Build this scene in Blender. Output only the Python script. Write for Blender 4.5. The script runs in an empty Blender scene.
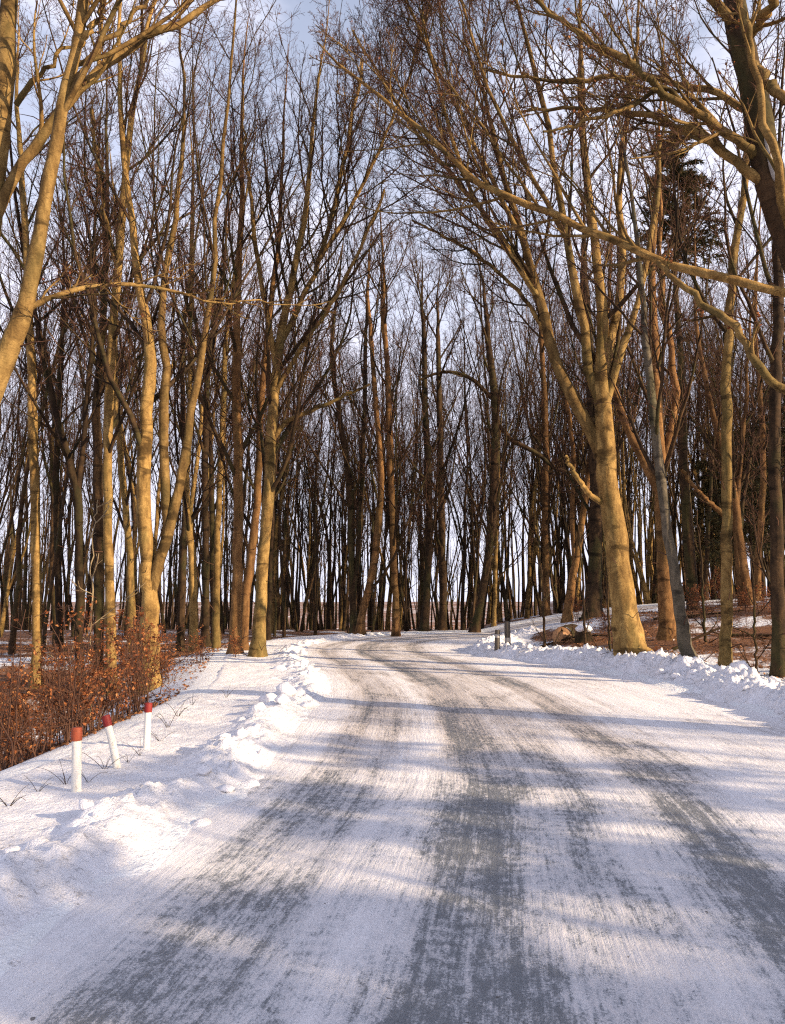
import bpy, math, random
import numpy as np
from mathutils import Vector, Matrix
R = math.radians
rng = np.random.default_rng(11)
random.seed(5)
scene = bpy.context.scene
COL = scene.collection

EL, AZ = R(19), R(117)        # sun low, behind the viewer's right shoulder
SX, SY = math.sin(AZ), math.cos(AZ)
# ------------------------------------------------------------------ camera
F, CX, CY, EYE = 760.0, 392.5, 512.0, 1.6
PITCH = math.atan(88 / 760)
cam = bpy.data.cameras.new('camera'); cob = bpy.data.objects.new('camera', cam); COL.objects.link(cob)
cob.location = (0, 0, EYE); cob.rotation_euler = (math.pi / 2 + PITCH, 0, 0)
cam.sensor_fit = 'VERTICAL'; cam.sensor_height = 36; cam.lens = F / 1024 * 36
cam.clip_start = .05; cam.clip_end = 9000
scene.camera = cob

def at(x, y, Y):
    """photo pixel at a real depth Y (metres along the road direction) -> world point"""
    a = (x - CX) / F; b = (CY - y) / F
    dy = math.cos(PITCH) - b * math.sin(PITCH); dz = math.sin(PITCH) + b * math.cos(PITCH)
    t = Y / dy
    return np.array([a * t, Y, EYE + dz * t])
def colx(x, Y): return (x - CX) / F * Y * 1.0
def proj(p):
    d = p[1] * math.cos(PITCH) + (p[2] - EYE) * math.sin(PITCH)
    u = -p[1] * math.sin(PITCH) + (p[2] - EYE) * math.cos(PITCH)
    return CX + F * p[0] / d, CY - F * u / d

# ------------------------------------------------------------------ noise
def _h(ix, iy, s):
    n = (ix * 374761393 + iy * 668265263 + s * 974711) & 0x7fffffff
    n = ((n ^ (n >> 13)) * 1274126177) & 0x7fffffff
    return ((n ^ (n >> 16)) & 0xffff) / 65535.0
def vn(x, y, s=0):
    x = np.asarray(x, float); y = np.asarray(y, float)
    ix = np.floor(x).astype(np.int64); iy = np.floor(y).astype(np.int64)
    fx = x - ix; fy = y - iy; fx = fx * fx * (3 - 2 * fx); fy = fy * fy * (3 - 2 * fy)
    a = _h(ix, iy, s); b = _h(ix + 1, iy, s); c = _h(ix, iy + 1, s); d = _h(ix + 1, iy + 1, s)
    return (a + (b - a) * fx + (c - a) * fy + (a - b - c + d) * fx * fy) * 2 - 1
def fbm(x, y, s=0, o=4):
    r = 0; a = 1; t = 0
    for i in range(o):
        r = r + a * vn(x * 2 ** i + 7.3 * i, y * 2 ** i - 3.1 * i, s + i); t += a; a *= .5
    return r / t
def ss(a, b, x):
    t = np.clip((x - a) / (b - a), 0, 1); return t * t * (3 - 2 * t)

# ------------------------------------------------------------------ road centre line
ctrl = np.array([(1.0, -40), (.9, -25), (.8, -12), (.85, -3), (1.1, 1), (1.42, 3.4), (1.62, 4.8), (1.88, 6.6), (2.0, 9), (2.02, 12.6),
                 (1.78, 15.5), (1.3, 18.5), (.7, 21.5), (.25, 24.5), (.25, 27.5), (.9, 30.4), (2.5, 33), (5.2, 35), (9, 36.3), (16, 37.2), (30, 38), (60, 40), (120, 44)], float)
def catmull(P, n, pw=1.0):
    P = np.asarray(P, float)
    Q = np.vstack([2 * P[0] - P[1], P, 2 * P[-1] - P[-2]])
    m = len(P) - 1
    u = np.linspace(0, 1, n) ** pw * (m - 1e-9); i = u.astype(int); t = (u - i)[:, None]
    a, b, c, d = Q[i], Q[i + 1], Q[i + 2], Q[i + 3]
    return .5 * (2 * b + (c - a) * t + (2 * a - 5 * b + 4 * c - d) * t ** 2 + (3 * b - a - 3 * c + d) * t ** 3)
_c = catmull(ctrl, 4000)
_d = np.r_[0, np.cumsum(np.linalg.norm(np.diff(_c, axis=0), axis=1))]
NS = int(_d[-1] / .12)
S = np.linspace(0, _d[-1], NS)
CL = np.c_[np.interp(S, _d, _c[:, 0]), np.interp(S, _d, _c[:, 1])]
TN = np.gradient(CL, axis=0); TN /= np.linalg.norm(TN, axis=1)[:, None]
NR = np.c_[TN[:, 1], -TN[:, 0]]                     # to the right of travel
S0 = S[np.argmin(np.abs(CL[:, 1]) + 100 * (np.abs(CL[:, 0]) > 5))]
S = S - S0
def st(x, y):
    x = np.asarray(x, float).ravel(); y = np.asarray(y, float).ravel()
    so = np.empty(len(x)); to = np.empty(len(x))
    for k in range(0, len(x), 4000):
        dx = x[k:k + 4000, None] - CL[None, ::3, 0]; dy = y[k:k + 4000, None] - CL[None, ::3, 1]
        i = np.argmin(dx * dx + dy * dy, axis=1) * 3
        ddx = x[k:k + 4000] - CL[i, 0]; ddy = y[k:k + 4000] - CL[i, 1]
        so[k:k + 4000] = S[i] + ddx * TN[i, 0] + ddy * TN[i, 1]
        r = ddx * NR[i, 0] + ddy * NR[i, 1]
        far = np.hypot(ddx, ddy)
        to[k:k + 4000] = np.where(far > 6, np.sign(r) * far, r)
    return so, to
def onroad(s, t):
    i = np.interp(s, S, np.arange(NS)); j = np.clip(i.astype(int), 0, NS - 2); f = i - j
    c = CL[j] + (CL[j + 1] - CL[j]) * f[:, None]; n = NR[j] + (NR[j + 1] - NR[j]) * f[:, None]
    return c + n * np.asarray(t)[:, None]
HW = 3.05

def rise(x, y):
    x = np.asarray(x, float); y = np.asarray(y, float)
    return 2.0 * (1 - np.exp(-np.clip(x - 4.6, 0, 60) / 8.5)) * ss(9, 30, y) * (1 - ss(160, 260, y))
def ground(x, y, st_=None):
    sh = np.shape(x)
    x = np.asarray(x, float).ravel(); y = np.asarray(y, float).ravel()
    s, t = st_ if st_ is not None else st(x, y)
    z = rise(x, y)
    dl = -t - HW; dr = t - HW
    amp = 1.45 - 1.2 * ss(13, 24, y)
    left = .03 - amp * ss(2.2, 5.6, dl) - .03 * np.clip(dl - 6, 0, 60) * (1 - ss(22, 34, y))
    left += .10 * fbm(x * .8, y * .8, 3) * ss(2.4, 5, dl)
    right = .06 + .16 * ss(.6, 2.5, dr) + .16 * fbm(x * .45, y * .45, 9, 4) * ss(.8, 3, dr) + .05 * fbm(x * 1.9, y * 1.9, 19, 3) * ss(.8, 2, dr)
    z = z + np.where(dl > 0, left, np.where(dr > 0, right, -.03))
    back = ss(0, 1, (y - 44) / 90) * (1 - ss(2, 26, x - .1 * (y - 40)))
    z = z - 9 * back * (np.abs(t) > HW)
    z = np.where(np.hypot(x, y) > 250, z * .0 - 7 + 3 * fbm(x * .004, y * .004, 31, 3), z)
    return z.reshape(sh)
def gz(x, y): return float(ground(np.array([x]), np.array([y]))[0])

# ------------------------------------------------------------------ mesh helpers
class Acc:
    def __init__(s): s.v = []; s.f = []; s.m = []; s.n = 0
    def quads(s, V, Fq, mat=0):
        s.v.append(np.asarray(V, np.float32).reshape(-1, 3)); s.f.append(np.asarray(Fq, np.int64).reshape(-1, 4) + s.n)
        s.m.append(np.full(len(s.f[-1]), mat, np.int32)); s.n += len(s.v[-1])
    def tubes(s, P, Rd, sides, mat=0, rough=0.0):
        P = np.asarray(P, float); Rd = np.asarray(Rd, float)
        if P.ndim == 2: P = P[None]; Rd = Rd[None]
        n, k, _ = P.shape
        T = np.gradient(P, axis=1); T /= np.linalg.norm(T, axis=2, keepdims=True) + 1e-9
        D = P[:, -1] - P[:, 0]; D /= np.linalg.norm(D, axis=1, keepdims=True) + 1e-9
        ref = np.where((np.abs(D[:, 2]) < .8)[:, None], [[0, 0, 1.]], [[1., 0, 0]])[:, None, :]
        U = np.cross(T, ref); U /= np.linalg.norm(U, axis=2, keepdims=True) + 1e-9
        W = np.cross(T, U)
        a = np.arange(sides) / sides * 2 * np.pi
        rr = Rd[:, :, None]
        if rough:
            ph = rng.random((n, 1, 1)) * 9
            zz = np.arange(k)[None, :, None] * .35
            rr = rr * (1 + rough * (np.sin(2 * a + ph + zz) * .5 + np.sin(3 * a - ph * 2 + zz * 1.7) * .35 + .45 * rng.normal(size=(n, k, sides)) * .35))
        V = P[:, :, None, :] + rr[..., None] * (np.cos(a)[None, None, :, None] * U[:, :, None, :] + np.sin(a)[None, None, :, None] * W[:, :, None, :])
        idx = np.arange(n * k * sides).reshape(n, k, sides)
        A = idx[:, :-1]; B = idx[:, 1:]
        Fq = np.stack([A, np.roll(A, -1, 2), np.roll(B, -1, 2), B], -1)
        s.quads(V, Fq, mat)
    def mesh(s, name, mats, smooth=True, uv=None):
        me = bpy.data.meshes.new(name)
        V = np.concatenate(s.v); Q = np.concatenate(s.f); m = np.concatenate(s.m)
        me.vertices.add(len(V)); me.vertices.foreach_set('co', V.ravel())
        me.loops.add(len(Q) * 4); me.loops.foreach_set('vertex_index', Q.ravel().astype(np.int32))
        me.polygons.add(len(Q)); me.polygons.foreach_set('loop_start', np.arange(0, len(Q) * 4, 4, dtype=np.int32))
        for x in mats: me.materials.append(x)
        me.polygons.foreach_set('material_index', m)
        me.polygons.foreach_set('use_smooth', np.full(len(Q), smooth, bool))
        if uv is not None:
            l = me.uv_layers.new(name='UVMap'); l.data.foreach_set('uv', np.asarray(uv, np.float32)[Q.ravel()].ravel())
        me.update(); me.validate()
        return me
def link(name, me, parent=None, loc=(0, 0, 0)):
    o = bpy.data.objects.new(name, me); COL.objects.link(o); o.location = loc
    if parent: o.parent = parent
    return o
def tag(o, label=None, cat=None, group=None, kind=None):
    if label: o['label'] = label
    if cat: o['category'] = cat
    if group: o['group'] = group
    if kind: o['kind'] = kind
    return o
def empty(name, loc, rot=(0, 0, 0), sc=1):
    o = bpy.data.objects.new(name, None); COL.objects.link(o); o.location = loc; o.rotation_euler = rot; o.scale = (sc,) * 3
    o.empty_display_size = .2
    return o
def grid(A, X, Y, Z, mat=0):
    n, m = X.shape
    idx = np.arange(n * m).reshape(n, m)
    A.quads(np.stack([X, Y, Z], -1), np.stack([idx[:-1, :-1], idx[1:, :-1], idx[1:, 1:], idx[:-1, 1:]], -1), mat)

# ------------------------------------------------------------------ materials
class N:
    def __init__(s, name):
        s.m = bpy.data.materials.new(name); s.m.use_nodes = True; s.t = s.m.node_tree; s.t.nodes.clear()
        s.out = s.n('ShaderNodeOutputMaterial')
    def n(s, typ, **k):
        x = s.t.nodes.new(typ)
        for a, b in k.items(): setattr(x, a, b)
        return x
    def l(s, a, b): s.t.links.new(a, b)
    def val(s, x, sock):
        if isinstance(x, (int, float, tuple)): sock.default_value = x if not isinstance(x, tuple) or len(x) != 3 or sock.type != 'RGBA' else (*x, 1)
        else: s.l(x, sock)
    def math(s, op, a, b=None, c=None, clamp=False):
        x = s.n('ShaderNodeMath', operation=op, use_clamp=clamp)
        s.val(a, x.inputs[0])
        if b is not None: s.val(b, x.inputs[1])
        if c is not None: s.val(c, x.inputs[2])
        return x.outputs[0]
    def mix(s, f, a, b, blend='MIX'):
        x = s.n('ShaderNodeMix', data_type='RGBA', blend_type=blend)
        s.val(f, x.inputs[0]); s.val(a, x.inputs[6]); s.val(b, x.inputs[7]); return x.outputs[2]
    def map(s, vec, scale=(1, 1, 1), loc=(0, 0, 0)):
        x = s.n('ShaderNodeMapping'); s.l(vec, x.inputs[0]); x.inputs['Scale'].default_value = scale; x.inputs['Location'].default_value = loc; return x.outputs[0]
    def noise(s, vec, scale=1, detail=4, rough=.55, dist=0):
        x = s.n('ShaderNodeTexNoise'); s.l(vec, x.inputs['Vector'])
        x.inputs['Scale'].default_value = scale; x.inputs['Detail'].default_value = detail; x.inputs['Roughness'].default_value = rough; x.inputs['Distortion'].default_value = dist
        return x.outputs['Fac']
    def ramp(s, f, stops, interp='LINEAR'):
        x = s.n('ShaderNodeValToRGB'); s.val(f, x.inputs[0]); r = x.color_ramp; r.interpolation = interp
        while len(r.elements) > 1: r.elements.remove(r.elements[-1])
        for i, (p, c) in enumerate(stops):
            e = r.elements[0] if i == 0 else r.elements.new(p)
            e.position = p; e.color = (*c, 1) if isinstance(c, tuple) else (c, c, c, 1)
        return x.outputs[0]
    def smooth(s, v, a, b):
        x = s.n('ShaderNodeMapRange', interpolation_type='SMOOTHSTEP'); s.val(v, x.inputs[0]); s.val(a, x.inputs[1]); s.val(b, x.inputs[2]); return x.outputs[0]
    def bump(s, h, strength=.5, dist=.02, nrm=None):
        x = s.n('ShaderNodeBump'); x.inputs['Strength'].default_value = strength; x.inputs['Distance'].default_value = dist; s.l(h, x.inputs['Height'])
        if nrm is not None: s.l(nrm, x.inputs['Normal'])
        return x.outputs[0]
    def bsdf(s, col, rough=.8, nrm=None, spec=.3, **k):
        b = s.n('ShaderNodeBsdfPrincipled'); s.val(col, b.inputs['Base Color']); s.val(rough, b.inputs['Roughness']); b.inputs['Specular IOR Level'].default_value = spec
        if nrm is not None: s.l(nrm, b.inputs['Normal'])
        return b
    def done(s, b): s.l(b.outputs[0], s.out.inputs[0]); return s.m
    def obj(s): return s.n('ShaderNodeTexCoord').outputs['Object']
    def geo(s): return s.n('ShaderNodeNewGeometry').outputs['Position']

def mat_bark(name, lo, mid, hi, moss=.35):
    k = N(name); o = k.obj(); inf = k.n('ShaderNodeObjectInfo')
    off = k.n('ShaderNodeVectorMath', operation='ADD'); k.l(o, off.inputs[0])
    cmb = k.n('ShaderNodeCombineXYZ'); r = k.math('MULTIPLY', inf.outputs['Random'], 37.0); k.l(r, cmb.inputs[0]); k.l(r, cmb.inputs[2]); k.l(cmb.outputs[0], off.inputs[1])
    v = off.outputs[0]
    n1 = k.noise(k.map(v, (4.5, 4.5, 2.6)), 1, 7, .7, .6)
    n2 = k.noise(k.map(v, (26, 26, 60)), 1, 4, .65)
    n3 = k.noise(k.map(v, (1.6, 1.6, .5)), 1, 4, .6)
    n4 = k.noise(k.map(v, (9, 9, 1.1)), 1, 5, .65)
    c = k.ramp(k.math('ADD', k.math('ADD', k.math('MULTIPLY', n1, .6), k.math('MULTIPLY', n2, .18)), k.math('MULTIPLY', n4, .22)), [(.36, lo), (.48, mid), (.61, hi)])
    c = k.mix(k.math('MULTIPLY', k.smooth(n3, .48, .64), moss), c, (.055, .058, .022))
    shade_rings = k.noise(k.map(v, (.8, .8, 2.6)), 1, 5, .55, .8)  # dark bands painted into the colour as twig shadows across the trunk
    c = k.mix(k.math('MULTIPLY', k.smooth(shade_rings, .56, .66), .72), c, tuple(x * .30 for x in lo))
    lent = k.noise(k.map(v, (14, 14, 110)), 1, 2, .5)
    c = k.mix(k.math('MULTIPLY', k.smooth(lent, .62, .70), .6), c, tuple(x * .4 for x in lo))
    c = k.mix(1.0, c, k.ramp(inf.outputs['Random'], [(0, (.62, .58, .56)), (.5, (1, .95, .88)), (1, (1.2, 1.1, .98))]), 'MULTIPLY')
    h = k.math('ADD', k.math('MULTIPLY', n1, 1.2), k.math('ADD', k.math('MULTIPLY', n2, .35), k.math('MULTIPLY', shade_rings, .8)))
    return k.done(k.bsdf(c, .85, k.bump(h, .75, .03), .12))
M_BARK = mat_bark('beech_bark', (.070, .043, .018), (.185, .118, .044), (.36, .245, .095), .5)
M_DARK = mat_bark('dark_and_shaded_bark', (.014, .010, .007), (.036, .023, .014), (.085, .052, .028), .5)  # dark bark; on shaded trunks and limbs its colour stands in for shade
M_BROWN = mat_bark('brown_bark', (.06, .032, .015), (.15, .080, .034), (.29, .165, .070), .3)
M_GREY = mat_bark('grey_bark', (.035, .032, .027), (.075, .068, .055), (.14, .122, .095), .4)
def mat_plain(name, a, b, scale=6, rough=.85):
    k = N(name); n = k.noise(k.obj(), scale, 4)
    return k.done(k.bsdf(k.mix(n, a, b), rough, k.bump(n, .3, .01), .15))
M_TWIG = mat_plain('twig_bark', (.045, .024, .018), (.125, .060, .038), 1.2)
M_PALETWIG = mat_plain('pale_twig', (.20, .145, .08), (.34, .26, .16), 9)
def mat_leaf(name, stops, tr=.3):
    k = N(name); n = k.n('ShaderNodeTexWhiteNoise', noise_dimensions='3D')
    sn = k.n('ShaderNodeVectorMath', operation='SNAP'); k.l(k.obj(), sn.inputs[0]); sn.inputs[1].default_value = (.045, .045, .045); k.l(sn.outputs[0], n.inputs[0])
    c = k.ramp(n.outputs['Value'], stops)
    d = k.bsdf(c, .7, None, .2); t = k.n('ShaderNodeBsdfTranslucent'); k.l(c, t.inputs[0])
    m = k.n('ShaderNodeMixShader'); m.inputs[0].default_value = tr; k.l(d.outputs[0], m.inputs[1]); k.l(t.outputs[0], m.inputs[2])
    return k.done(m)
M_LEAF = mat_leaf('dead_beech_leaf', [(0, (.10, .032, .016)), (.45, (.22, .068, .026)), (.8, (.36, .125, .042)), (1, (.50, .23, .085))])
M_LITTER = mat_leaf('fallen_leaf', [(0, (.09, .04, .02)), (.5, (.22, .09, .04)), (1, (.36, .17, .07))], .1)
M_NEEDLE = mat_leaf('conifer_needle', [(0, (.018, .022, .010)), (.5, (.045, .044, .016)), (1, (.12, .072, .026))], .1)

def mat_snow(name, dirt=.0, base=(.83, .81, .845)):
    k = N(name); p = k.geo()
    n1 = k.noise(p, 3.2, 5, .6); n2 = k.noise(p, 22, 4, .6); n3 = k.noise(p, 90, 2)
    c = k.mix(k.smooth(n1, .35, .7), tuple(x * .93 for x in base), base)
    if dirt:
        d1 = k.noise(p, 14, 5, .7, .6); d2 = k.noise(p, 1.7, 3)
        geo = k.n('ShaderNodeNewGeometry')
        sp = k.math('MULTIPLY', k.smooth(d1, .56, .66), k.smooth(d2, .42, .6))
        c = k.mix(k.math('MULTIPLY', sp, dirt), c, (.17, .15, .135))
        c = k.mix(k.math('MULTIPLY', k.smooth(d2, .45, .7), dirt * .35), c, (.58, .53, .49))
    h = k.math('ADD', k.math('MULTIPLY', n1, .9), k.math('ADD', k.math('MULTIPLY', n2, .45), k.math('MULTIPLY', n3, .16)))
    b = k.bsdf(c, .62, k.bump(h, .9, .05), .25)
    return k.done(b)
M_SNOW = mat_snow('clean_snow')
M_BANK = mat_snow('ploughed_snow', .6)
M_BANKR = mat_snow('dirty_ploughed_snow', .85)

def mat_terrain():
    k = N('forest_floor'); p = k.geo()
    tx = k.n('ShaderNodeAttribute', attribute_name='litter').outputs['Fac']
    n0 = k.noise(p, .55, 4, .6, .6); n1 = k.noise(p, 2.4, 6, .65, .8); n2 = k.noise(p, 19, 4, .6); n3 = k.noise(p, 55, 3)
    dens = k.math('ADD', k.math('MULTIPLY', n0, .5), k.math('ADD', k.math('MULTIPLY', n1, .42), k.math('MULTIPLY', n2, .20)))
    m = k.smooth(k.math('ADD', dens, k.math('MULTIPLY', tx, .42)), .74, .86)
    leaf = k.ramp(k.math('ADD', k.math('MULTIPLY', n3, .6), k.math('MULTIPLY', n2, .4)), [(.3, (.045, .022, .013)), (.48, (.15, .065, .03)), (.62, (.27, .13, .06)), (.72, (.40, .24, .13))])
    snow = k.mix(k.smooth(n1, .3, .7), (.79, .785, .80), (.86, .855, .88))
    c = k.mix(m, snow, leaf)
    h = k.math('ADD', k.math('MULTIPLY', n1, .8), k.math('MULTIPLY', n2, .45))
    return k.done(k.bsdf(c, .75, k.bump(h, .8, .07), .2))
M_TERR = mat_terrain()

def mat_road():
    k = N('packed_snow_over_asphalt')
    uv = k.n('ShaderNodeTexCoord').outputs['UV']
    sx = k.n('ShaderNodeSeparateXYZ'); k.l(uv, sx.inputs[0]); t, s = sx.outputs[0], sx.outputs[1]
    w = k.noise(k.map(uv, (.25, .16, 1)), 1, 3)
    w2 = k.noise(k.map(uv, (2.2, .5, 1), (4, 9, 0)), 1, 3)
    tt = k.math('ADD', k.math('ADD', t, k.math('MULTIPLY', k.math('SUBTRACT', w, .5), .55)), k.math('MULTIPLY', k.math('SUBTRACT', w2, .5), .22))
    f = k.math('DIVIDE', k.math('ADD', tt, 3.2), 6.4)
    def pos(x): return (x + 3.2) / 6.4
    E = k.ramp(f, [(0, 0.0), (pos(-2.85), .05), (pos(-2.60), .50), (pos(-2.42), .80), (pos(-2.25), .58), (pos(-2.05), .60), (pos(-1.85), .26), (pos(-1.62), .16), (pos(-1.48), .28), (pos(-1.34), .92),
                   (pos(-1.05), .98), (pos(-.86), .78), (pos(-.72), .50), (pos(-.55), .62), (pos(-.35), .58), (pos(-.12), .36), (pos(.08), .36), (pos(.28), .78), (pos(.52), .86), (pos(.70), .42), (pos(.95), .16), (pos(1.5), .04), (1, 0.0)])
    st1 = k.noise(k.map(uv, (7, .26, 1)), 1, 8, .68)
    st2 = k.noise(k.map(uv, (42, 1.3, 1), (3, 1, 0)), 1, 4, .6)
    fine = k.noise(k.map(uv, (30, 8.5, 1)), 1, 6, .72)
    fine2 = k.noise(k.map(uv, (110, 95, 1)), 1, 3, .6)
    blot = k.noise(k.map(uv, (1.1, .55, 1), (11, 2, 0)), 1, 5, .62, .8)
    # tyre tread: short bars across the wheel tracks, in patches
    wv = k.math('SINE', k.math('ADD', k.math('MULTIPLY', s, 62.0), k.math('MULTIPLY', st1, 5.0)))
    tp = k.math('MULTIPLY', k.smooth(k.noise(k.map(uv, (2.6, .7, 1), (1, 17, 0)), 1, 3), .52, .66), .055)
    x = k.math('ADD', k.math('MULTIPLY', k.math('MULTIPLY', E, k.math('SUBTRACT', 1.0, k.math('MULTIPLY', k.smooth(s, 7.5, 13.0), .25))), .44), k.math('MULTIPLY', k.math('SUBTRACT', blot, .5), .95))
    x = k.math('ADD', x, k.math('MULTIPLY', k.math('SUBTRACT', st1, .5), .80))
    x = k.math('ADD', x, k.math('MULTIPLY', k.math('SUBTRACT', st2, .5), .5))
    x = k.math('ADD', x, k.math('MULTIPLY', k.math('SUBTRACT', fine, .5), .75))
    x = k.math('ADD', x, k.math('MULTIPLY', k.math('SUBTRACT', fine2, .5), .35))
    gr = k.noise(k.map(uv, (70, 60, 1), (5, 3, 0)), 1, 4, .75); clot = k.noise(k.map(uv, (17, 9, 1), (2, 8, 0)), 1, 6, .72, .5)
    x = k.math('ADD', x, k.math('MULTIPLY', k.math('SUBTRACT', gr, .5), .75))
    x = k.math('ADD', x, k.math('MULTIPLY', k.math('SUBTRACT', clot, .5), .80))
    x = k.math('ADD', x, k.math('MULTIPLY', wv, tp))
    m = k.smooth(x, .20, .50)
    grime_and_sun = k.math('MULTIPLY', k.smooth(k.math('ADD', k.math('MULTIPLY', E, .5), k.math('MULTIPLY', k.math('ADD', st1, blot), .5)), .42, .95), .75)
    snow = k.mix(k.smooth(fine, .3, .7), (.75, .725, .755), (.84, .82, .85))
    grime_and_sun = k.math('MULTIPLY', grime_and_sun, k.math('ADD', .65, k.math('MULTIPLY', k.smooth(s, 5.5, 11), .5)), None, True)  # real grime, browner down the road to put sunlit warmth into the colour
    snow = k.mix(grime_and_sun, snow, (.47, .405, .375))
    asp = k.mix(fine2, (.055, .066, .080), (.17, .185, .205))
    ice = k.smooth(x, -.02, .40)
    snow = k.mix(k.math('MULTIPLY', ice, .62), snow, k.mix(k.smooth(s, 5.0, 10.0), (.38, .41, .465), (.43, .385, .365)))  # tint painted from shade blue near the viewer to sunlit brown farther on
    c = k.mix(k.math('MULTIPLY', m, .82), snow, asp)
    rgh = k.math('SUBTRACT', .68, k.math('MULTIPLY', m, .26))
    peb = k.smooth(k.noise(k.map(uv, (19, 19, 1), (7, 7, 0)), 1, 2, .5), .73, .76)
    c = k.mix(k.math('MULTIPLY', peb, .8), c, (.07, .06, .055))
    h = k.math('ADD', k.math('MULTIPLY', x, -.60), k.math('ADD', k.math('MULTIPLY', gr, .55), k.math('ADD', k.math('MULTIPLY', clot, .5), k.math('MULTIPLY', fine2, .3))))
    b = k.bsdf(c, rgh, k.bump(h, 1.0, .024), .35)
    return k.done(b)
M_ROAD = mat_road()

def mat_paint(name, a, chip, scale=14):
    k = N(name); o = k.obj()
    n = k.noise(k.map(o, (1, 1, .35)), scale, 6, .7); n2 = k.noise(k.map(o, (1, 1, .12)), 60, 4, .6)
    c = k.mix(k.smooth(n, .56, .68), a, chip); c = k.mix(k.math('MULTIPLY', n2, .35), c, tuple(x * .6 for x in a))
    return k.done(k.bsdf(c, .6, k.bump(n2, .4, .004), .3))
M_WHITE = mat_paint('white_post_paint', (.76, .73, .68), (.36, .30, .24), 17)
M_RED = mat_paint('red_post_paint', (.21, .018, .016), (.13, .03, .022))
M_RUST = mat_paint('faded_red_post_paint', (.29, .060, .026), (.17, .045, .025))
M_WOOD = mat_paint('weathered_wood', (.075, .062, .05), (.04, .032, .026), 10)
M_BAND = mat_paint('faded_band', (.34, .32, .30), (.25, .22, .2), 12)
M_CUT = mat_paint('sawn_log_end', (.36, .19, .09), (.20, .10, .05), 16)

# ------------------------------------------------------------------ setting: terrain, road, snow banks
def warp(n, a, far, c0): 
    b = math.asinh(far / a); return c0 + a * np.sinh(b * np.linspace(-1, 1, n))
gx = warp(420, 7, 3500, .5); gy = warp(460, 9, 3500, 12)
X, Y = np.meshgrid(gx, gy, indexing='ij')
s_, t_ = st(X, Y)
Z = ground(X, Y, (s_, t_)).reshape(X.shape)
A = Acc(); grid(A, X, Y, Z)
me = A.mesh('terrain', [M_TERR]); 
xx, yy = X.ravel(), Y.ravel()
lit = np.where(t_ > 0, ss(HW + .9, HW + 2.2, t_) * (.62 + .7 * fbm(xx * .35, yy * .35, 5, 3)), ss(HW + 2.4, HW + 4.2, -t_) * (.76 + .5 * fbm(xx * .3, yy * .3, 6, 3)))
far_ = ss(60, 110, np.hypot(xx, yy)); lit = lit * (1 - far_) + far_ * (.75 + .3 * fbm(xx * .05, yy * .05, 8, 3))
a_ = me.attributes.new('litter', 'FLOAT', 'POINT'); a_.data.foreach_set('value', lit.astype(np.float32))
tag(link('terrain', me), kind='structure')

def strip(name, sa, sb, ds, ts, zf, mat, z0=0):
    s = np.arange(sa, sb, ds); t = np.asarray(ts)
    SS, TT = np.meshgrid(s, t, indexing='ij')
    P = onroad(SS.ravel(), TT.ravel())
    z = zf(SS.ravel(), TT.ravel(), P[:, 0], P[:, 1]) + rise(P[:, 0], P[:, 1])
    A = Acc(); idx = np.arange(SS.size).reshape(SS.shape)
    A.quads(np.c_[P, z], np.stack([idx[:-1, :-1], idx[:-1, 1:], idx[1:, 1:], idx[1:, :-1]], -1))
    # faces wind so normals point up
    me = A.mesh(name, [mat], uv=np.c_[TT.ravel(), SS.ravel()])
    me.flip_normals() if me.polygons[0].normal.z < 0 else None
    return tag(link(name, me), kind='structure')
def road_z(s, t, x, y):
    rut = 0
    for c, w in ((-2.4, .25), (-1.15, .28), (.45, .25)): rut = rut - .012 * np.exp(-((t - c + .12 * vn(s * .3, 0 * s, 2)) / w) ** 2)
    return .012 + rut + .010 * fbm(t * 2.5, s * .6, 40, 3) + .004 * fbm(t * 9, s * 5, 44, 3)
strip('road', -14, 62, .1, np.linspace(-HW - .15, HW + .15, 110), road_z, M_ROAD)

def bumps(s, t, cs, ct, cr, hs):
    """union of lumpy clods: height of the highest clod over each point"""
    out = np.zeros(len(s)); o = np.argsort(cs)
    order = np.argsort(s, kind='stable'); ss_ = s[order]
    for i in o:
        a = np.searchsorted(ss_, cs[i] - cr[i]); b = np.searchsorted(ss_, cs[i] + cr[i])
        j = order[a:b]; d2 = ((s[j] - cs[i]) ** 2 + (t[j] - ct[i]) ** 2) / cr[i] ** 2
        h = np.where(d2 < 1, hs[i] * (1 - d2) ** .45, 0); out[j] = np.maximum(out[j], h)
    return out
def blocks(x, y, fr, seed):
    """broken slabs: a random height per cell, with cracks between cells"""
    x = x * fr; y = y * fr; ix = np.floor(x).astype(np.int64); iy = np.floor(y).astype(np.int64)
    f1 = np.full(len(x), 9.); f2 = f1.copy(); hh = np.zeros(len(x))
    for a in (-1, 0, 1):
        for b in (-1, 0, 1):
            px = ix + a + _h(ix + a, iy + b, seed); py = iy + b + _h(ix + a, iy + b, seed + 7)
            d = np.hypot(px - x, py - y); tilt = (px - x) * (_h(ix + a, iy + b, seed + 3) - .5) * .9 + (py - y) * (_h(ix + a, iy + b, seed + 4) - .5) * .9
            h = _h(ix + a, iy + b, seed + 11) ** 1.6 + tilt * .6
            n = d < f1; f2 = np.where(n, f1, np.minimum(f2, d)); hh = np.where(n, h, hh); f1 = np.where(n, d, f1)
    return hh * ss(0, .22, f2 - f1)
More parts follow.
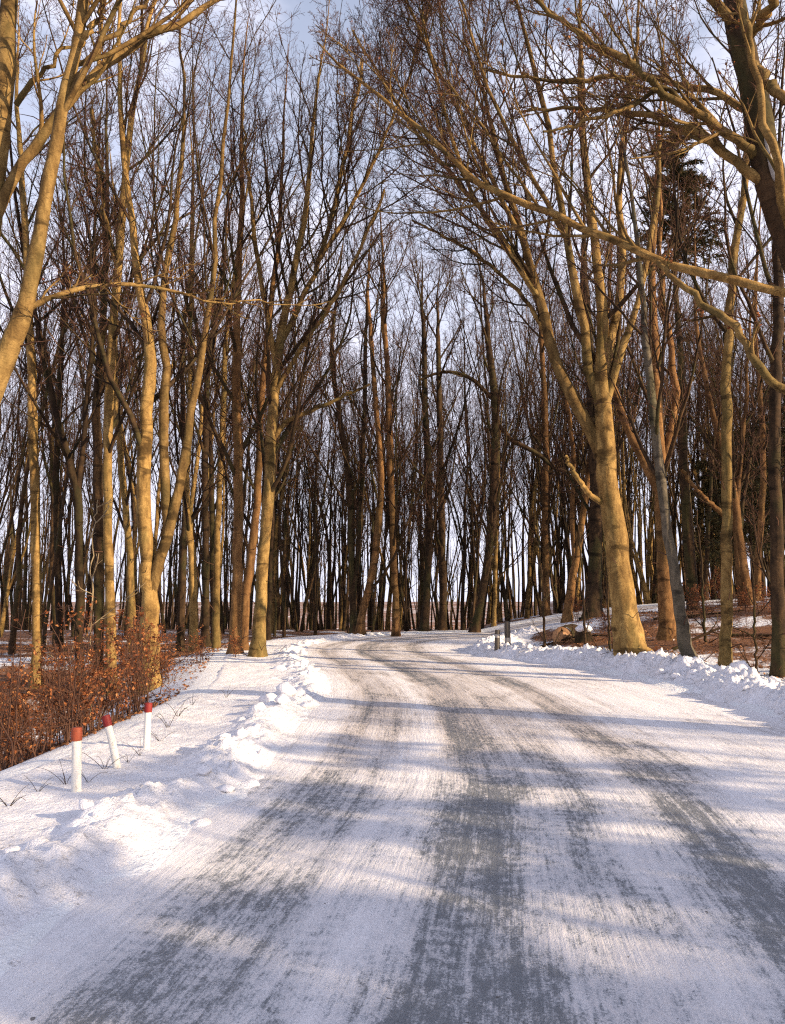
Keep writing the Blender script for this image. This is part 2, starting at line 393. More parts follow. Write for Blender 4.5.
def left_z(s, t, x, y):
    d = -t - HW
    wob = .18 * vn(s * .9, s * 0, 51)
    hb = (.05 + .045 * (1 - ss(4.2, 7.0, s)) + .035 * vn(s * .55, s * 0, 52)) * (1 - .45 * ss(14, 24, s))
    z = hb * np.exp(-((d - .52 + wob) / .30) ** 2) + .045 * ss(.1, .5, d) + .035 * fbm(x * 1.6, y * 1.6, 53, 4) * ss(0, .4, d) 
    ridge = np.exp(-((d - .50 + wob) / .36) ** 2)
    z += ridge * (.04 * np.abs(fbm(x * 5, y * 5, 54, 4)) + .022 * fbm(x * 17, y * 17, 55, 3))
    r = np.random.default_rng(3); n = 300
    cs = r.uniform(-2, 30, n); ct = -HW - np.clip(r.normal(.48, .26, n), .02, 1.3); cr = r.uniform(.025, .085, n) * (1 + .8 * (r.random(n) < .12))
    z += bumps(s, t, cs, ct - .0, cr, cr * r.uniform(.3, .8, n)) * .8
    z += .006 * fbm(x * 9, y * 9, 56, 3)
    wx = x + .06 * fbm(x * 6, y * 6, 57, 3); wy = y + .06 * fbm(x * 6, y * 6, 58, 3)
    rg2 = np.exp(-((d - .48 + wob) / .26) ** 2) * (.35 + .65 * ss(-.2, .35, vn(s * 1.1, s * 0, 59)))
    z += rg2 * (.070 * blocks(wx, wy, 5.5, 5) + .045 * blocks(wx, wy, 12, 15))
    z -= .14 * ss(2.15, 2.5, d) ; z -= .05 * (1 - ss(-.12, .03, d))
    return z
LS = strip('snow_shoulder', -3, 34, .035, -np.linspace(HW - .12, HW + 2.5, 84), left_z, M_BANK)
def enc(s): return 1.25 * ss(16.5, 22, s) * (1 - ss(23.5, 28, s))
def right_z(s, t, x, y):
    d = t - HW + enc(s)
    wob = .15 * vn(s * .8, s * 0, 61)
    hb = (.26 + .05 * vn(s * .7, s * 0, 62))
    z = hb * ss(.05, .75, d + wob) * (1 - .55 * ss(.95, 1.9, d + wob)) + .03 * fbm(x * 2, y * 2, 63, 3) * ss(0, .3, d)
    face = ss(.0, .35, d) * (1 - ss(1.0, 1.6, d))
    z += face * (.06 * np.abs(fbm(x * 5.5, y * 5.5, 64, 4)) + .06 * fbm(x * 15, y * 15, 65, 3))
    r = np.random.default_rng(8); n = 700
    cs = r.uniform(2, 34, n); ct = HW - enc(cs) + np.clip(r.normal(.75, .32, n), .08, 1.6); cr = r.uniform(.03, .10, n) * (1 + .9 * (r.random(n) < .12))
    z += bumps(s, t, cs, ct, cr, cr * r.uniform(.4, .9, n)) * .9
    z += ss(.15, .5, d) * (1 - ss(1.0, 1.5, d)) * (.075 * blocks(x + .04 * fbm(x * 7, y * 7, 66, 3), y + .04 * fbm(x * 7, y * 7, 67, 3), 4.5, 25) + .045 * blocks(x, y, 12, 35))
    z -= .25 * ss(1.55, 1.95, t - HW); z -= .05 * (1 - ss(-.12, .03, d))
    return z
strip('snow_bank', 2, 34, .04, np.linspace(HW - 1.4, HW + 1.95, 100), right_z, M_BANKR)
def bank_pt(s, t, fn):
    P = onroad(np.array([s]), np.array([t])); z = fn(np.array([s]), np.array([t]), P[:, 0], P[:, 1]) + rise(P[:, 0], P[:, 1]); return np.array([P[0, 0], P[0, 1], z[0]])

# ------------------------------------------------------------------ tree growing (all levels at once)
def unit(v): return v / (np.linalg.norm(v, axis=-1, keepdims=True) + 1e-9)
def kids(P, Rd, m, t0, t1, a0, a1, lf, r0f, rmax, rmin, k, up=.1, wob=.25, r=None, absl=None, bias=None):
    """m children per parent polyline; returns (n*m, k, 3), (n*m, k)"""
    r = r or rng; n, kk, _ = P.shape
    t = t0 + (t1 - t0) * (np.arange(m)[None] + r.random((n, m))) / m
    u = np.clip(t, 0, .999) * (kk - 1); i = u.astype(int); f = (u - i)
    I = np.arange(n)[:, None]
    p = P[I, i] * (1 - f[..., None]) + P[I, i + 1] * f[..., None]
    tan = unit(P[I, i + 1] - P[I, i]); rad = Rd[I, i] * (1 - f) + Rd[I, i + 1] * f
    L = np.linalg.norm(np.diff(P, axis=1), axis=2).sum(1)
    az = np.arange(m)[None] * 2.399 + r.random((n, 1)) * 6.28 + r.normal(0, .5, (n, m))
    ref = np.where((np.abs(tan[..., 2:3]) < .8), np.array([0, 0, 1.]), np.array([1., 0, 0]))
    e1 = unit(np.cross(tan, ref)); e2 = np.cross(tan, e1)
    perp = np.cos(az)[..., None] * e1 + np.sin(az)[..., None] * e2
    if bias is not None: perp = unit(perp + bias)
    ang = r.uniform(a0, a1, (n, m))[..., None]
    d = unit(np.cos(ang) * tan + np.sin(ang) * perp)
    ln = (absl if absl is not None else L[:, None] * lf) * (1.15 - .75 * (t - t0) / max(t1 - t0, 1e-6)) * r.uniform(.65, 1.25, (n, m))
    d = d.reshape(-1, 3); p = p.reshape(-1, 3); ln = ln.reshape(-1); q = len(d)
    out = np.empty((q, k, 3)); out[:, 0] = p
    bend = r.normal(0, wob, (q, 3)) * .35
    for j in range(1, k):
        d = unit(d + np.array([0, 0, up]) + bend + r.normal(0, wob, (q, 3)))
        out[:, j] = out[:, j - 1] + d * (ln / (k - 1))[:, None]
    rs = np.minimum(rad.reshape(-1) * r0f, rmax); rs = np.maximum(rs, rmin)
    R2 = rs[:, None] * np.linspace(1, .28, k)[None]; R2 = np.maximum(R2, rmin * .6)
    return out, R2
def crown(A, P, Rd, dens=(10, 7, 6, 4), t0=.35, ang=(.5, .85), lf=.34, absl=None, up=.12, r=None, leaves=0, LA=None, tw=1.0):
    """limbs, branches, twigs and fine twigs of one or more stems into one mesh (slot 0 bark, slot 1 twig)"""
    r = r or rng
    a, ra = kids(P, Rd, dens[0], t0, .97, ang[0], ang[1], lf, .46, .075, .011, 9, up, .085, r, absl)
    A.tubes(a, ra, 6, 0)
    b, rb = kids(a, ra, dens[1], .15, .97, .35, .9, .44, .6, .022, .0075, 7, .09, .12, r); A.tubes(b, rb, 4, 0)
    c, rc = kids(b, rb, dens[2], .12, .97, .4, .95, .42, .65, .010, .0052 * tw, 5, .06, .15, r); A.tubes(c, rc, 3, 1)
    if dens[3]:
        d, rd = kids(c, rc, dens[3], .15, .97, .4, 1.0, .5, .8, .006, .0040 * tw, 3, .04, .2, r); A.tubes(d, rd, 3, 1)
        # stray shoots straight off the limbs
        e, re = kids(a, ra, 5, .05, .9, .5, 1.2, .16, .5, .010, .006 * tw, 4, .05, .2, r); A.tubes(e, re, 3, 1)
        if leaves and LA is not None:
            pts = d[r.choice(len(d), min(leaves, len(d)), replace=False), -1]; leafquads(LA, pts, r, .05)
def leafquads(A, pts, r, size=.05, flat=False, mat=0):
    n = len(pts); u = unit(r.normal(size=(n, 3))); w = unit(r.normal(size=(n, 3)))
    if flat:
        u[:, 2] *= .25; w[:, 2] *= .25; u = unit(u)
    w = unit(w - (w * u).sum(1, keepdims=True) * u)
    s = (size * r.uniform(.6, 1.25, n))[:, None]
    nn = np.cross(u, w)
    V = np.stack([pts - u * s * .5, pts - w * s * .32 + nn * s * .12, pts + u * s * .55, pts + w * s * .32 + nn * s * .12], 1)
    A.quads(V, np.arange(4 * n).reshape(n, 4), mat)

def stemline(pts, rads, k=26, pw=1.0):
    C = catmull(np.c_[pts, rads], k, pw); return C[:, :3], np.maximum(C[:, 3], .006)

# ---- generic forest trees: a family of shapes, shared by many individuals
def gen_tree(seed, H=21, r0=.2, fork=None, base_c=.42, lean=.03, dens=(14, 7, 5, 3), bark=None, two=False, tw=1.3, ang=(.32, .7)):
    r = np.random.default_rng(seed)
    TA, CA = Acc(), Acc()
    def one(p0, d0, L, ra, rb, k=16, sides=9, flare=True):
        d = np.array(d0, float); P = [np.array(p0, float)]
        for j in range(k - 1):
            d = unit(d + r.normal(0, .065, 3) * np.array([1, 1, .2]) + np.array([0, 0, .03])); P.append(P[-1] + d * L / (k - 1))
        P = np.array(P); ra *= .86; Rd = ra + (rb - ra) * np.linspace(0, 1, k) ** .85
        if flare: Rd = Rd * (1 + .35 * np.exp(-np.arange(k) * L / (k - 1) / .5))
        TA.tubes(P, Rd, sides, 0, .06); return P, Rd
    l = r.normal(0, lean, 2)
    stems = []
    P, Rd = one((0, 0, -.35), (l[0], l[1], 1), H, r0, .018)
    stems.append((P, Rd))
    if fork:
        for fk in (fork if isinstance(fork, (list, tuple)) else [fork]):
            i = int(fk * 15); az = r.uniform(0, 6.28); q = .38
            P2, R2 = one(P[i], unit(np.array([math.cos(az) * q, math.sin(az) * q, 1])), (H - P[i][2]) * .92, Rd[i] * .78, .015, 16, 8, False); stems.append((P2, R2))
    if two:
        az = r.uniform(0, 6.28)
        P2, R2 = one((.28 * math.cos(az), .28 * math.sin(az), -.35), (.10 * math.cos(az), .10 * math.sin(az), 1), H * .9, r0 * .8, .016); stems.append((P2, R2))
    SP = np.array([s[0] for s in stems]); SR = np.array([s[1] for s in stems])
    n = len(stems); dd = (max(5, int(dens[0] * (1 if n == 1 else .72))),) + tuple(dens[1:])
    crown(CA, SP, SR, dd, base_c, ang, .25, None, .15, r, tw=tw)
    # dead snags and shoots low on the trunk
    e, re = kids(SP, SR, 5, .10, base_c, .9, 1.5, .05, .3, .015, .006, 5, .03, .2, r); CA.tubes(e, re, 3, 1)
    bk = bark or M_BARK
    return TA.mesh('trunk', [bk]), CA.mesh('crown', [M_DARK, M_TWIG])  # limbs take the dark bark so the crown's shade is in its colour
VAR = []
specs = [(1, 23, .16, None, .32), (2, 24, .13, None, .38), (3, 22, .15, .30, .34), (4, 25, .17, .42, .36), (5, 21, .11, None, .36), (6, 23, .13, (.25, .45), .34),
         (7, 20, .095, None, .4), (8, 24, .165, .18, .3), (9, 22, .12, None, .3), (10, 25, .15, (.35, .5), .36)]
for sp in specs: VAR.append(gen_tree(sp[0], sp[1], sp[2], sp[3], sp[4], bark=M_BARK if sp[0] in (4, 8) else M_DARK))  # most trunks get the dark bark, painting the wood as shaded
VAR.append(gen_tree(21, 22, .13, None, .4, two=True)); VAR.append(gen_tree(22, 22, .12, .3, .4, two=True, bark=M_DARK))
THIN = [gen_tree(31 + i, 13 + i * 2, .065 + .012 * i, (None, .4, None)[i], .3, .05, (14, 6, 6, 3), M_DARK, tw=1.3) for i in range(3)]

treespots = []
def plant(name, var, x, y, label, cat='tree', group=None, sc=1, rz=None, tilt=(0, 0), z=None):
    zz = gz(x, y) if z is None else z
    o = empty(name, (x, y, zz), (tilt[0], tilt[1], random.uniform(0, 6.28) if rz is None else rz), sc)
    tag(o, label, cat, group)
    link('trunk', var[0], o); link('crown', var[1], o)
    treespots.append((x, y)); return o

# ------------------------------------------------------------------ the trees one can tell apart
def hero(label, Y, stems, name='beech_tree', bark=None, H=20, seed=1, dens=(14, 9, 7, 4), cat='tree', leaves=0, zbase=None, tw=1.0, auto=False, w_=.80, limb=None, group=None):
    """stems: list of dict(p=[(px,py,width_px[,dY])], kind, ext, own crown settings); the first is the trunk"""
    r = np.random.default_rng(seed * 7 + 3); bark = bark or M_BARK
    CA = Acc(); LA = Acc(); parts = []
    base = None
    if auto:                                       # stand the foot where that spot of the ground really is
        for yy in np.arange(14, 34, .1):
            q = at(stems[0]['p'][0][0], stems[0]['p'][0][1], yy); s1, t1 = st([q[0]], [q[1]])
            if t1[0] > HW + 1.0 and q[2] <= gz(q[0], q[1]) + .02: break
        Y = yy
    for i, sm in enumerate(stems):
        pts = []; rads = []
        for q in sm['p']:
            y = Y + (q[3] if len(q) > 3 else 0)
            pts.append(at(q[0], q[1], y)); rads.append(q[2] * .5 * y / F * w_)
        pts = np.array(pts); rads = np.array(rads)
        if i == 0:
            g = gz(pts[0][0], pts[0][1]) if zbase is None else zbase
            base = np.array([pts[0][0], pts[0][1], g])
            if pts[0][2] > g - .2:        # carry the trunk down into the ground
                d = pts[0] - pts[1]; d = d / max(abs(d[2]), .05)
                pts = np.vstack([pts[0] + d * .25 * min(pts[0][2] - g + .3, .5) * np.array([1, 1, 0]) + np.array([0, 0, -(pts[0][2] - g + .3)]), pts]); rads = np.r_[rads[0] * 1.18, rads]
            base = np.array([pts[0][0], pts[0][1], g])
        ext = sm.get('ext', H if i == 0 else 0)
        if ext and pts[-1][2] < ext:
            d = unit(pts[-1] - pts[-2]); h = ext - pts[-1][2]; p = pts[-1]; n = 5; add = []
            for j in range(n):
                d = unit(d + np.array([0, 0, .18]) + r.normal(0, .07, 3)); p = p + d * h / n / max(d[2], .45); add.append(p)
            pts = np.vstack([pts, add]); rads = np.r_[rads, rads[-1] * np.linspace(.82, .12, n)]
        P, Rd = stemline(pts, rads, 46 if i == 0 else 24, 1.7 if i == 0 else 1.0)
        if i == 0 and name != 'bare_sapling': Rd = Rd * (1 + .45 * np.exp(-np.clip(P[:, 2] - base[2] + .05, 0, 99) / .22))
        if len(rads) > 2: Rd = Rd * (1 + .045 * np.sin(np.arange(len(Rd)) * 1.9 + i * 2) + r.normal(0, .02, len(Rd)))
        Lh = np.linalg.norm(np.diff(P, axis=0), axis=1).sum()
        P = P + np.c_[r.normal(0, .012, (len(P), 2)), np.zeros(len(P))] * np.minimum(1, np.arange(len(P)) / 9)[:, None] * (2.4 if i else 1)
        TA = Acc(); TA.tubes(P - base, Rd, 14 if i == 0 else 9, 0, sm.get('rough', .07))
        parts.append((sm.get('kind', 'trunk' if i == 0 else 'bough'), TA, sm.get('bark', bark)))
        cr = sm.get('crown', 1)
        if cr:
            dd = sm.get('dens', dens)
            k = dict(t0=sm.get('t0', .42 if i == 0 else .2), ang=sm.get('ang', (.45, .85)), lf=sm.get('lf', .29 if i == 0 else .36), up=sm.get('up', .13))
            crown(CA, (P - base)[None], Rd[None], dd, k['t0'], k['ang'], k['lf'], None, k['up'], r, leaves, LA, tw)
        if i == 0:
            e, re = kids((P - base)[None], Rd[None], 9, .06, .5, .8, 1.4, .045, .3, .016, .005, 6, .04, .2, r); CA.tubes(e, re, 3, 1)
    o = empty(name, base); tag(o, label, cat, group)
    for kd, TA, bk in parts: link(kd, TA.mesh(kd, [bk]), o)
    HY[label] = Y
    link('crown', CA.mesh('crown', [limb or M_DARK, M_TWIG]), o)  # limbs default to dark bark: crown shade painted by colour
    if LA.n: link('dead_leaves', LA.mesh('dead_leaves', [M_LEAF]), o)
    treespots.append((base[0], base[1])); return o
HY = {}
def S_(p, **k): return dict(p=p, **k)
LO = (10, 7, 6, 4)
# --- left foreground
hero('pale yellow lit trunk cut by the top left corner of the photo', 9.5, [
    S_([(-46, 700, 42), (-38, 520, 36), (-24, 350, 30), (-6, 195, 25), (6, 70, 24), (12, -30, 22), (16, -120, 20)], t0=.75, dens=LO),
    S_([(-14, 245, 15), (5, 195, 14), (30, 150, 13), (62, 108, 12), (100, 73, 12, .3), (140, 42, 11, .6), (182, 22, 9, .9), (225, -5, 6, 1.2), (262, -30, 4, 1.5)], dens=(7, 5, 4, 3), t0=.25, lf=.3),
    S_([(16, 105, 8), (36, 78, 6), (62, 52, 5), (85, 20, 4), (100, -15, 3)], dens=(5, 4, 4, 3))], H=17, seed=2, limb=M_BARK)
hero('yellow lit leaning trunk with a long low bough at the left edge', 9, [
    S_([(-105, 690, 44), (-60, 520, 38), (-8, 388, 34), (18, 330, 26), (32, 268, 22), (46, 196, 20), (60, 118, 19), (72, 62, 17), (82, 20, 16), (88, -40, 14)], t0=.62, dens=LO),
    S_([(76, 50, 10), (90, 32, 9), (102, 8, 8), (112, -25, 7)], dens=(5, 5, 4, 3)),
    S_([(22, 312, 9), (45, 300, 8), (75, 290, 7, .2), (110, 285, 6, .4), (150, 287, 5.5, .6), (185, 294, 4.2, .8), (215, 303, 3.2, 1), (255, 300, 2.2, 1.2), (300, 306, 1.4, 1.4), (335, 300, .8, 1.5)], dens=(18, 5, 5, 3), up=.02, ang=(.5, 1.1), lf=.2, t0=.05),
    S_([(62, 110, 9), (88, 62, 8), (118, 30, 7, .3), (142, 5, 6, .6), (165, -25, 4, .9)], dens=(5, 5, 4, 3))], H=17, seed=3, w_=.70, limb=M_BARK, leaves=30)
# --- left row by the shoulder
hero('straight pale lit trunk standing alone at far left above the brown bush', 20, [
    S_([(36, 700, 13), (37, 600, 11.5), (35, 500, 11.5), (33, 420, 11), (30, 330, 10), (27, 260, 9), (22, 180, 8)], t0=.5)], H=19, seed=4)
hero('tall straight pale trunk behind the middle of the brown bush', 19, [
    S_([(111, 695, 15), (110, 600, 12), (108, 520, 11.5), (107, 440, 11.5), (112, 350, 11), (117, 280, 10), (124, 190, 9), (131, 120, 8)], t0=.45),
    S_([(118, 270, 7), (106, 225, 6), (98, 170, 5), (92, 110, 4)], dens=LO)], H=19, seed=5)
hero('thick beech forking low into spread stems left of the snowy shoulder', 17.5, [
    S_([(147, 700, 30), (149, 640, 25), (150, 600, 21), (146, 560, 18), (144, 480, 17), (146, 420, 16), (150, 350, 14), (140, 290, 11), (133, 230, 9)], t0=.5, dens=(10, 8, 7, 4)),
    S_([(150, 596, 15), (160, 560, 14), (172, 520, 13), (182, 470, 11), (190, 420, 10), (198, 375, 9), (206, 330, 8), (212, 280, 7)], ext=18, dens=LO, t0=.4),
    S_([(168, 540, 8), (166, 500, 13), (163, 430, 12), (166, 370, 11), (160, 320, 9), (168, 260, 8)], ext=18, dens=LO, t0=.4)], seed=6)
hero('crooked brown tree with bent bare stem between the two pale trunks at left', 20, [
    S_([(80, 690, 11), (79, 600, 10), (79, 540, 10), (77, 490, 11), (66, 450, 8), (55, 410, 8), (45, 370, 7), (38, 330, 6)], t0=.45, dens=LO),
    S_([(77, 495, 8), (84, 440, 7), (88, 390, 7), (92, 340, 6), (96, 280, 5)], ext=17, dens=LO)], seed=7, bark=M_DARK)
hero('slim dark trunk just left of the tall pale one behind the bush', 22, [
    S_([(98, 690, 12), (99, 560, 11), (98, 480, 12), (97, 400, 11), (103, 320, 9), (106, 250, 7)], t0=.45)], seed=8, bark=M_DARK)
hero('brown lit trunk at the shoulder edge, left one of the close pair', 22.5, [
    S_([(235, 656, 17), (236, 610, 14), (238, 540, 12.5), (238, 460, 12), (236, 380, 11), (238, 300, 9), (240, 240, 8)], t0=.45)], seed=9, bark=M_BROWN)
hero('golden lit trunk at the edge of the snowy shoulder, right one of the close pair', 21.5, [
    S_([(257, 658, 19), (260, 610, 15.5), (264, 550, 15), (269, 490, 14), (271, 430, 13), (279, 350, 11), (290, 290, 9), (300, 240, 8), (308, 190, 7)], t0=.4, dens=(14, 8, 7, 4)),
    S_([(272, 440, 8), (290, 420, 6), (318, 408, 5), (345, 395, 4), (372, 384, 3)], dens=(5, 4, 4, 3), up=.05),
    S_([(280, 345, 8), (300, 305, 7, .3), (318, 262, 6.5, .6), (334, 205, 6, .9), (348, 140, 5, 1.2), (362, 60, 4, 1.4)], ext=19, dens=(22, 9, 7, 4), lf=.42),
    S_([(318, 262, 6, .6), (352, 205, 5, .4), (384, 140, 4, .2), (410, 70, 3.5, 0), (430, 0, 3, -.2)], ext=0, dens=(24, 9, 7, 4), t0=.1, lf=.55),
    S_([(274, 395, 7), (300, 350, 6, -.3), (334, 300, 5, -.6), (362, 245, 4.5, -.8), (384, 190, 3.5, -1)], dens=(14, 6, 5, 4)),
    S_([(276, 365, 8), (266, 310, 7), (256, 250, 6), (250, 190, 5)], ext=18, dens=LO)], seed=10, leaves=40)
hero('bent orange lit stem curving up between the close pair of trunks', 24, [
    S_([(243, 652, 12), (246, 600, 11), (252, 550, 10), (258, 490, 9), (260, 420, 9), (266, 350, 8), (272, 290, 7)], t0=.42, dens=LO)], seed=11, bark=M_BROWN)
for i, (x, w, pp, Yd, lab) in enumerate([
    (194, 9, [(192, 560), (186, 500), (190, 420)], 25, 'slender orange lit trunk right of the low forking beech'),
    (180, 8, [(183, 560), (186, 480), (183, 400)], 27, 'thin bent brown stem close behind the low forking beech'),
    (216, 8, [(217, 560), (220, 480), (224, 390)], 26, 'thin reddish trunk standing left of the close pair'),
    (205, 9, [(206, 540), (205, 460), (207, 380)], 29, 'knotted dark trunk behind and left of the close pair'),
    (132, 9, [(130, 560), (123, 480), (116, 400)], 27, 'dark trunk leaning left behind the low forking beech'),
    (60, 8, [(58, 560), (56, 480), (60, 400)], 28, 'thin dark trunk in the gap right of the lone pale trunk')]):
    hero(lab, Yd, [S_([(x, 655, w * 1.2)] + [(a, b, w * (1 - .08 * j)) for j, (a, b) in enumerate(pp)], t0=.42, dens=LO)], H=19, seed=20 + i, bark=M_BARK if i % 2 == 0 else M_DARK)
# --- beyond the bend
hero('brown leaning trunk of the clump at the left end of the bend', 34, [
    S_([(360, 637, 14), (362, 615, 10), (372, 575, 9), (378, 530, 9), (381, 480, 8), (377, 420, 7), (372, 350, 6)], t0=.4, dens=LO)], seed=31, bark=M_BROWN)
hero('upright twin stemmed tree in the clump at the left end of the bend', 35, [
    S_([(354, 636, 11), (353, 600, 9), (351, 540, 8), (349, 480, 8), (340, 420, 7), (332, 360, 6)], t0=.4, dens=LO),
    S_([(353, 600, 6), (358, 550, 6), (362, 490, 6), (364, 420, 6), (366, 340, 5)], ext=19, dens=LO)], seed=32, bark=M_DARK)
hero('straight reddish brown trunk beside the clump at the left of the bend', 34, [
    S_([(396, 635, 10), (395, 590, 8.5), (393, 520, 8), (390, 450, 8), (388, 380, 7), (384, 320, 6)], t0=.42)], seed=33, bark=M_BROWN)
hero('trunk lit orange near its foot straight ahead across the road', 39, [
    S_([(424, 631, 12), (427, 590, 9), (429, 540, 9), (428, 470, 9), (425, 400, 8), (424, 330, 6)], t0=.4)], seed=34, bark=M_DARK)
hero('straight blackish trunk right of the one lit at its foot', 40, [
    S_([(443, 629, 9), (443, 580, 9), (441, 500, 9), (440, 430, 8), (438, 350, 6)], t0=.4)], seed=35, bark=M_DARK)
hero('leaning dark trunk with bright curved foot at the right end of the bend', 38, [
    S_([(475, 631, 12), (480, 605, 10), (487, 565, 10), (492, 520, 11), (495, 460, 11), (495, 400, 10), (488, 340, 8)], t0=.38, dens=(14, 8, 7, 4)),
    S_([(495, 420, 6), (512, 440, 6), (535, 452, 5.5), (556, 468, 5), (575, 474, 4)], dens=(4, 4, 4, 3)),
    S_([(494, 400, 6), (470, 378, 5), (445, 372, 4), (418, 380, 3)], dens=(5, 5, 4, 3))], seed=36, bark=M_DARK)
hero('thin pale lit stem beside the leaning dark trunk at the bend', 41, [
    S_([(494, 629, 5), (495, 590, 5), (496, 550, 5), (497, 500, 4)], t0=.4, dens=LO)], H=15, seed=37)
hero('brown lit trunk behind the two short roadside posts', 42, [
    S_([(546, 612, 11), (546, 570, 8.5), (545, 520, 8), (546, 460, 8), (544, 390, 7), (540, 320, 5)], t0=.4)], seed=38, bark=M_BROWN)
hero('dark forked tree with reddish stems left of the big right beech', 34, [
    S_([(568, 613, 12), (574, 570, 9), (581, 530, 8), (588, 480, 7), (592, 430, 6)], t0=.4, dens=LO, ext=16),
    S_([(575, 565, 6), (572, 520, 6), (574, 470, 6), (570, 420, 5)], ext=15, dens=LO)], seed=39, bark=M_BROWN)
hero('massive dark trunk deep behind the left side of the big right beech', 33, [
    S_([(593, 612, 22), (595, 570, 17), (596, 510, 16), (594, 440, 15), (590, 360, 13), (584, 280, 10)], t0=.4, dens=(14, 8, 7, 4))], seed=40, bark=M_DARK)
# --- right foreground
Q = hero('biggest beech with thick golden lit trunk and many rising limbs, right of the road', 16, [
    S_([(635, 664, 52.2), (631, 650, 39.6), (626, 620, 32.4), (620, 580, 28.8), (614, 530, 27.0), (608, 480, 26.1), (604, 430, 24.3), (602, 385, 22.5), (602, 345, 15.3), (601, 300, 13.5), (595, 250, 11.7), (588, 190, 9.9), (583, 130, 8.1), (581, 60, 6.3)], t0=.55, dens=(10, 8, 7, 4), ext=20),
    S_([(607, 470, 18.0, .05), (591, 432, 16.2, .1), (567, 388, 15.3, .2), (551, 345, 13.5, .3), (540, 300, 11.7, .4), (525, 245, 9.9, .5), (509, 195, 8.1, .6), (495, 140, 7.2, .7)], ext=18, dens=(10, 8, 7, 4), t0=.3),
    S_([(599, 400, 13.5), (589, 370, 12.6), (585, 330, 11.7, -.2), (575, 290, 10.8, -.3), (567, 240, 9.0, -.4), (557, 180, 8.1, -.4), (543, 110, 7.2, -.4), (525, 40, 5.4, -.4)], ext=19, dens=(10, 8, 7, 4), t0=.3),
    S_([(604, 380, 13.5), (609, 345, 12.6), (619, 300, 10.8, .3), (623, 255, 9.9, .4), (620, 200, 8.1, .5), (625, 130, 7.2, .6), (635, 60, 5.4, .7)], ext=19, dens=(10, 8, 7, 4), t0=.3),
    S_([(607, 400, 10.8), (619, 360, 9.9, -.2), (635, 310, 8.1, -.4), (647, 260, 7.2, -.5), (655, 200, 6.3, -.5), (663, 140, 4.5, -.5)], ext=17, dens=LO, t0=.3),
    S_([(540, 300, 9.0, .4), (515, 262, 7.2, .2), (489, 222, 6.3, 0), (463, 172, 5.4, -.3), (443, 110, 4.5, -.6), (427, 40, 3.6, -.9)], ext=16, dens=(20, 8, 7, 4), t0=.05, lf=.5),
    S_([(567, 240, 7.2, -.4), (540, 190, 6.3, -.8), (507, 130, 5.4, -1.2), (481, 70, 4.5, -1.5), (461, 0, 3.6, -1.8)], ext=17, dens=(20, 8, 7, 4), t0=.05, lf=.5),
    S_([(555, 352, 7.2, .3), (525, 300, 5.4, .9), (487, 262, 4.5, 1.4), (447, 238, 3.6, 1.8), (413, 220, 2.7, 2.2)], dens=(18, 8, 7, 4), t0=.05, lf=.5),
    S_([(540, 300, 8, .4), (510, 248, 7, .6), (470, 196, 6, .8), (430, 150, 5, 1.0), (392, 96, 4, 1.1), (352, 30, 3, 1.2)], ext=0, dens=(24, 9, 7, 4), t0=.1, lf=.5),
    S_([(525, 245, 7, .5), (488, 172, 6, .2), (452, 96, 5, -.1), (415, 22, 4, -.4), (392, -30, 3, -.6)], ext=0, dens=(22, 9, 7, 4), t0=.1, lf=.5),
    S_([(601, 502, 8.1), (589, 494, 7.2, -.2), (578, 480, 6.3, -.3), (570, 466, 5.4, -.4), (567, 456, 4.0, -.4)], crown=0)], H=20, seed=41, auto=True, tw=1.1)
hero('dark footed beech with forked glowing limbs just behind the thin grey leaning tree', 20.5, [
    S_([(669, 664, 25), (668, 640, 21), (666, 600, 19), (663, 550, 17), (661, 500, 16), (660, 460, 14), (657, 410, 12), (655, 350, 11), (652, 280, 9), (655, 200, 7)], t0=.45, dens=(10, 8, 7, 4), ext=18),
    S_([(663, 500, 12), (648, 470, 11, .1), (633, 440, 11, .2), (620, 410, 9, .3), (612, 380, 8, .4)], ext=14, dens=LO),
    S_([(662, 470, 10), (670, 440, 10), (676, 400, 9, .2), (671, 350, 8, .3), (662, 300, 7, .4), (660, 240, 6, .5)], ext=17, dens=LO)], seed=42, bark=M_BROWN)
# snow caught on its foot
hero('thin dark grey tree leaning left in front of the snow patched beech', 15, [
    S_([(692, 672, 19), (685, 640, 16), (677, 590, 14), (669, 540, 13), (662, 490, 12), (656, 440, 11), (651, 390, 10), (645, 330, 8), (640, 270, 7), (632, 200, 5)], t0=.5, dens=LO, ext=16)], seed=43, auto=True, bark=M_GREY)
hero('slim straight lit tree standing at the snow bank beside the largest clod', 15, [
    S_([(725, 672, 15), (726, 620, 13.5), (727, 560, 13), (727, 500, 13), (726, 440, 13), (727, 380, 13), (729, 320, 11), (733, 265, 10), (740, 215, 9), (746, 170, 8), (748, 110, 6)], t0=.55, dens=LO, ext=17)], seed=44, auto=True)
hero('clump of orange stems leaning together behind the slim straight tree', 27, [
    S_([(749, 606, 15), (743, 570, 13), (738, 530, 11), (733, 490, 10), (722, 450, 8), (712, 410, 7)], t0=.42, dens=LO, ext=17),
    S_([(742, 608, 9), (739, 570, 8), (736, 530, 7), (740, 460, 6), (746, 400, 5)], ext=15, dens=LO),
    S_([(730, 520, 7), (712, 505, 6), (698, 490, 5), (682, 470, 4)], dens=(5, 5, 4, 3))], seed=45, bark=M_BROWN)
hero('dark thick trunk at the right edge with orange light high up', 17, [
    S_([(781, 680, 24), (778, 600, 20), (776, 520, 19), (775, 440, 19), (776, 360, 18), (779, 300, 16), (776, 240, 15), (764, 200, 12), (752, 140, 10)], t0=.5, dens=LO, ext=17)], seed=46, auto=True, w_=.62, bark=M_DARK)
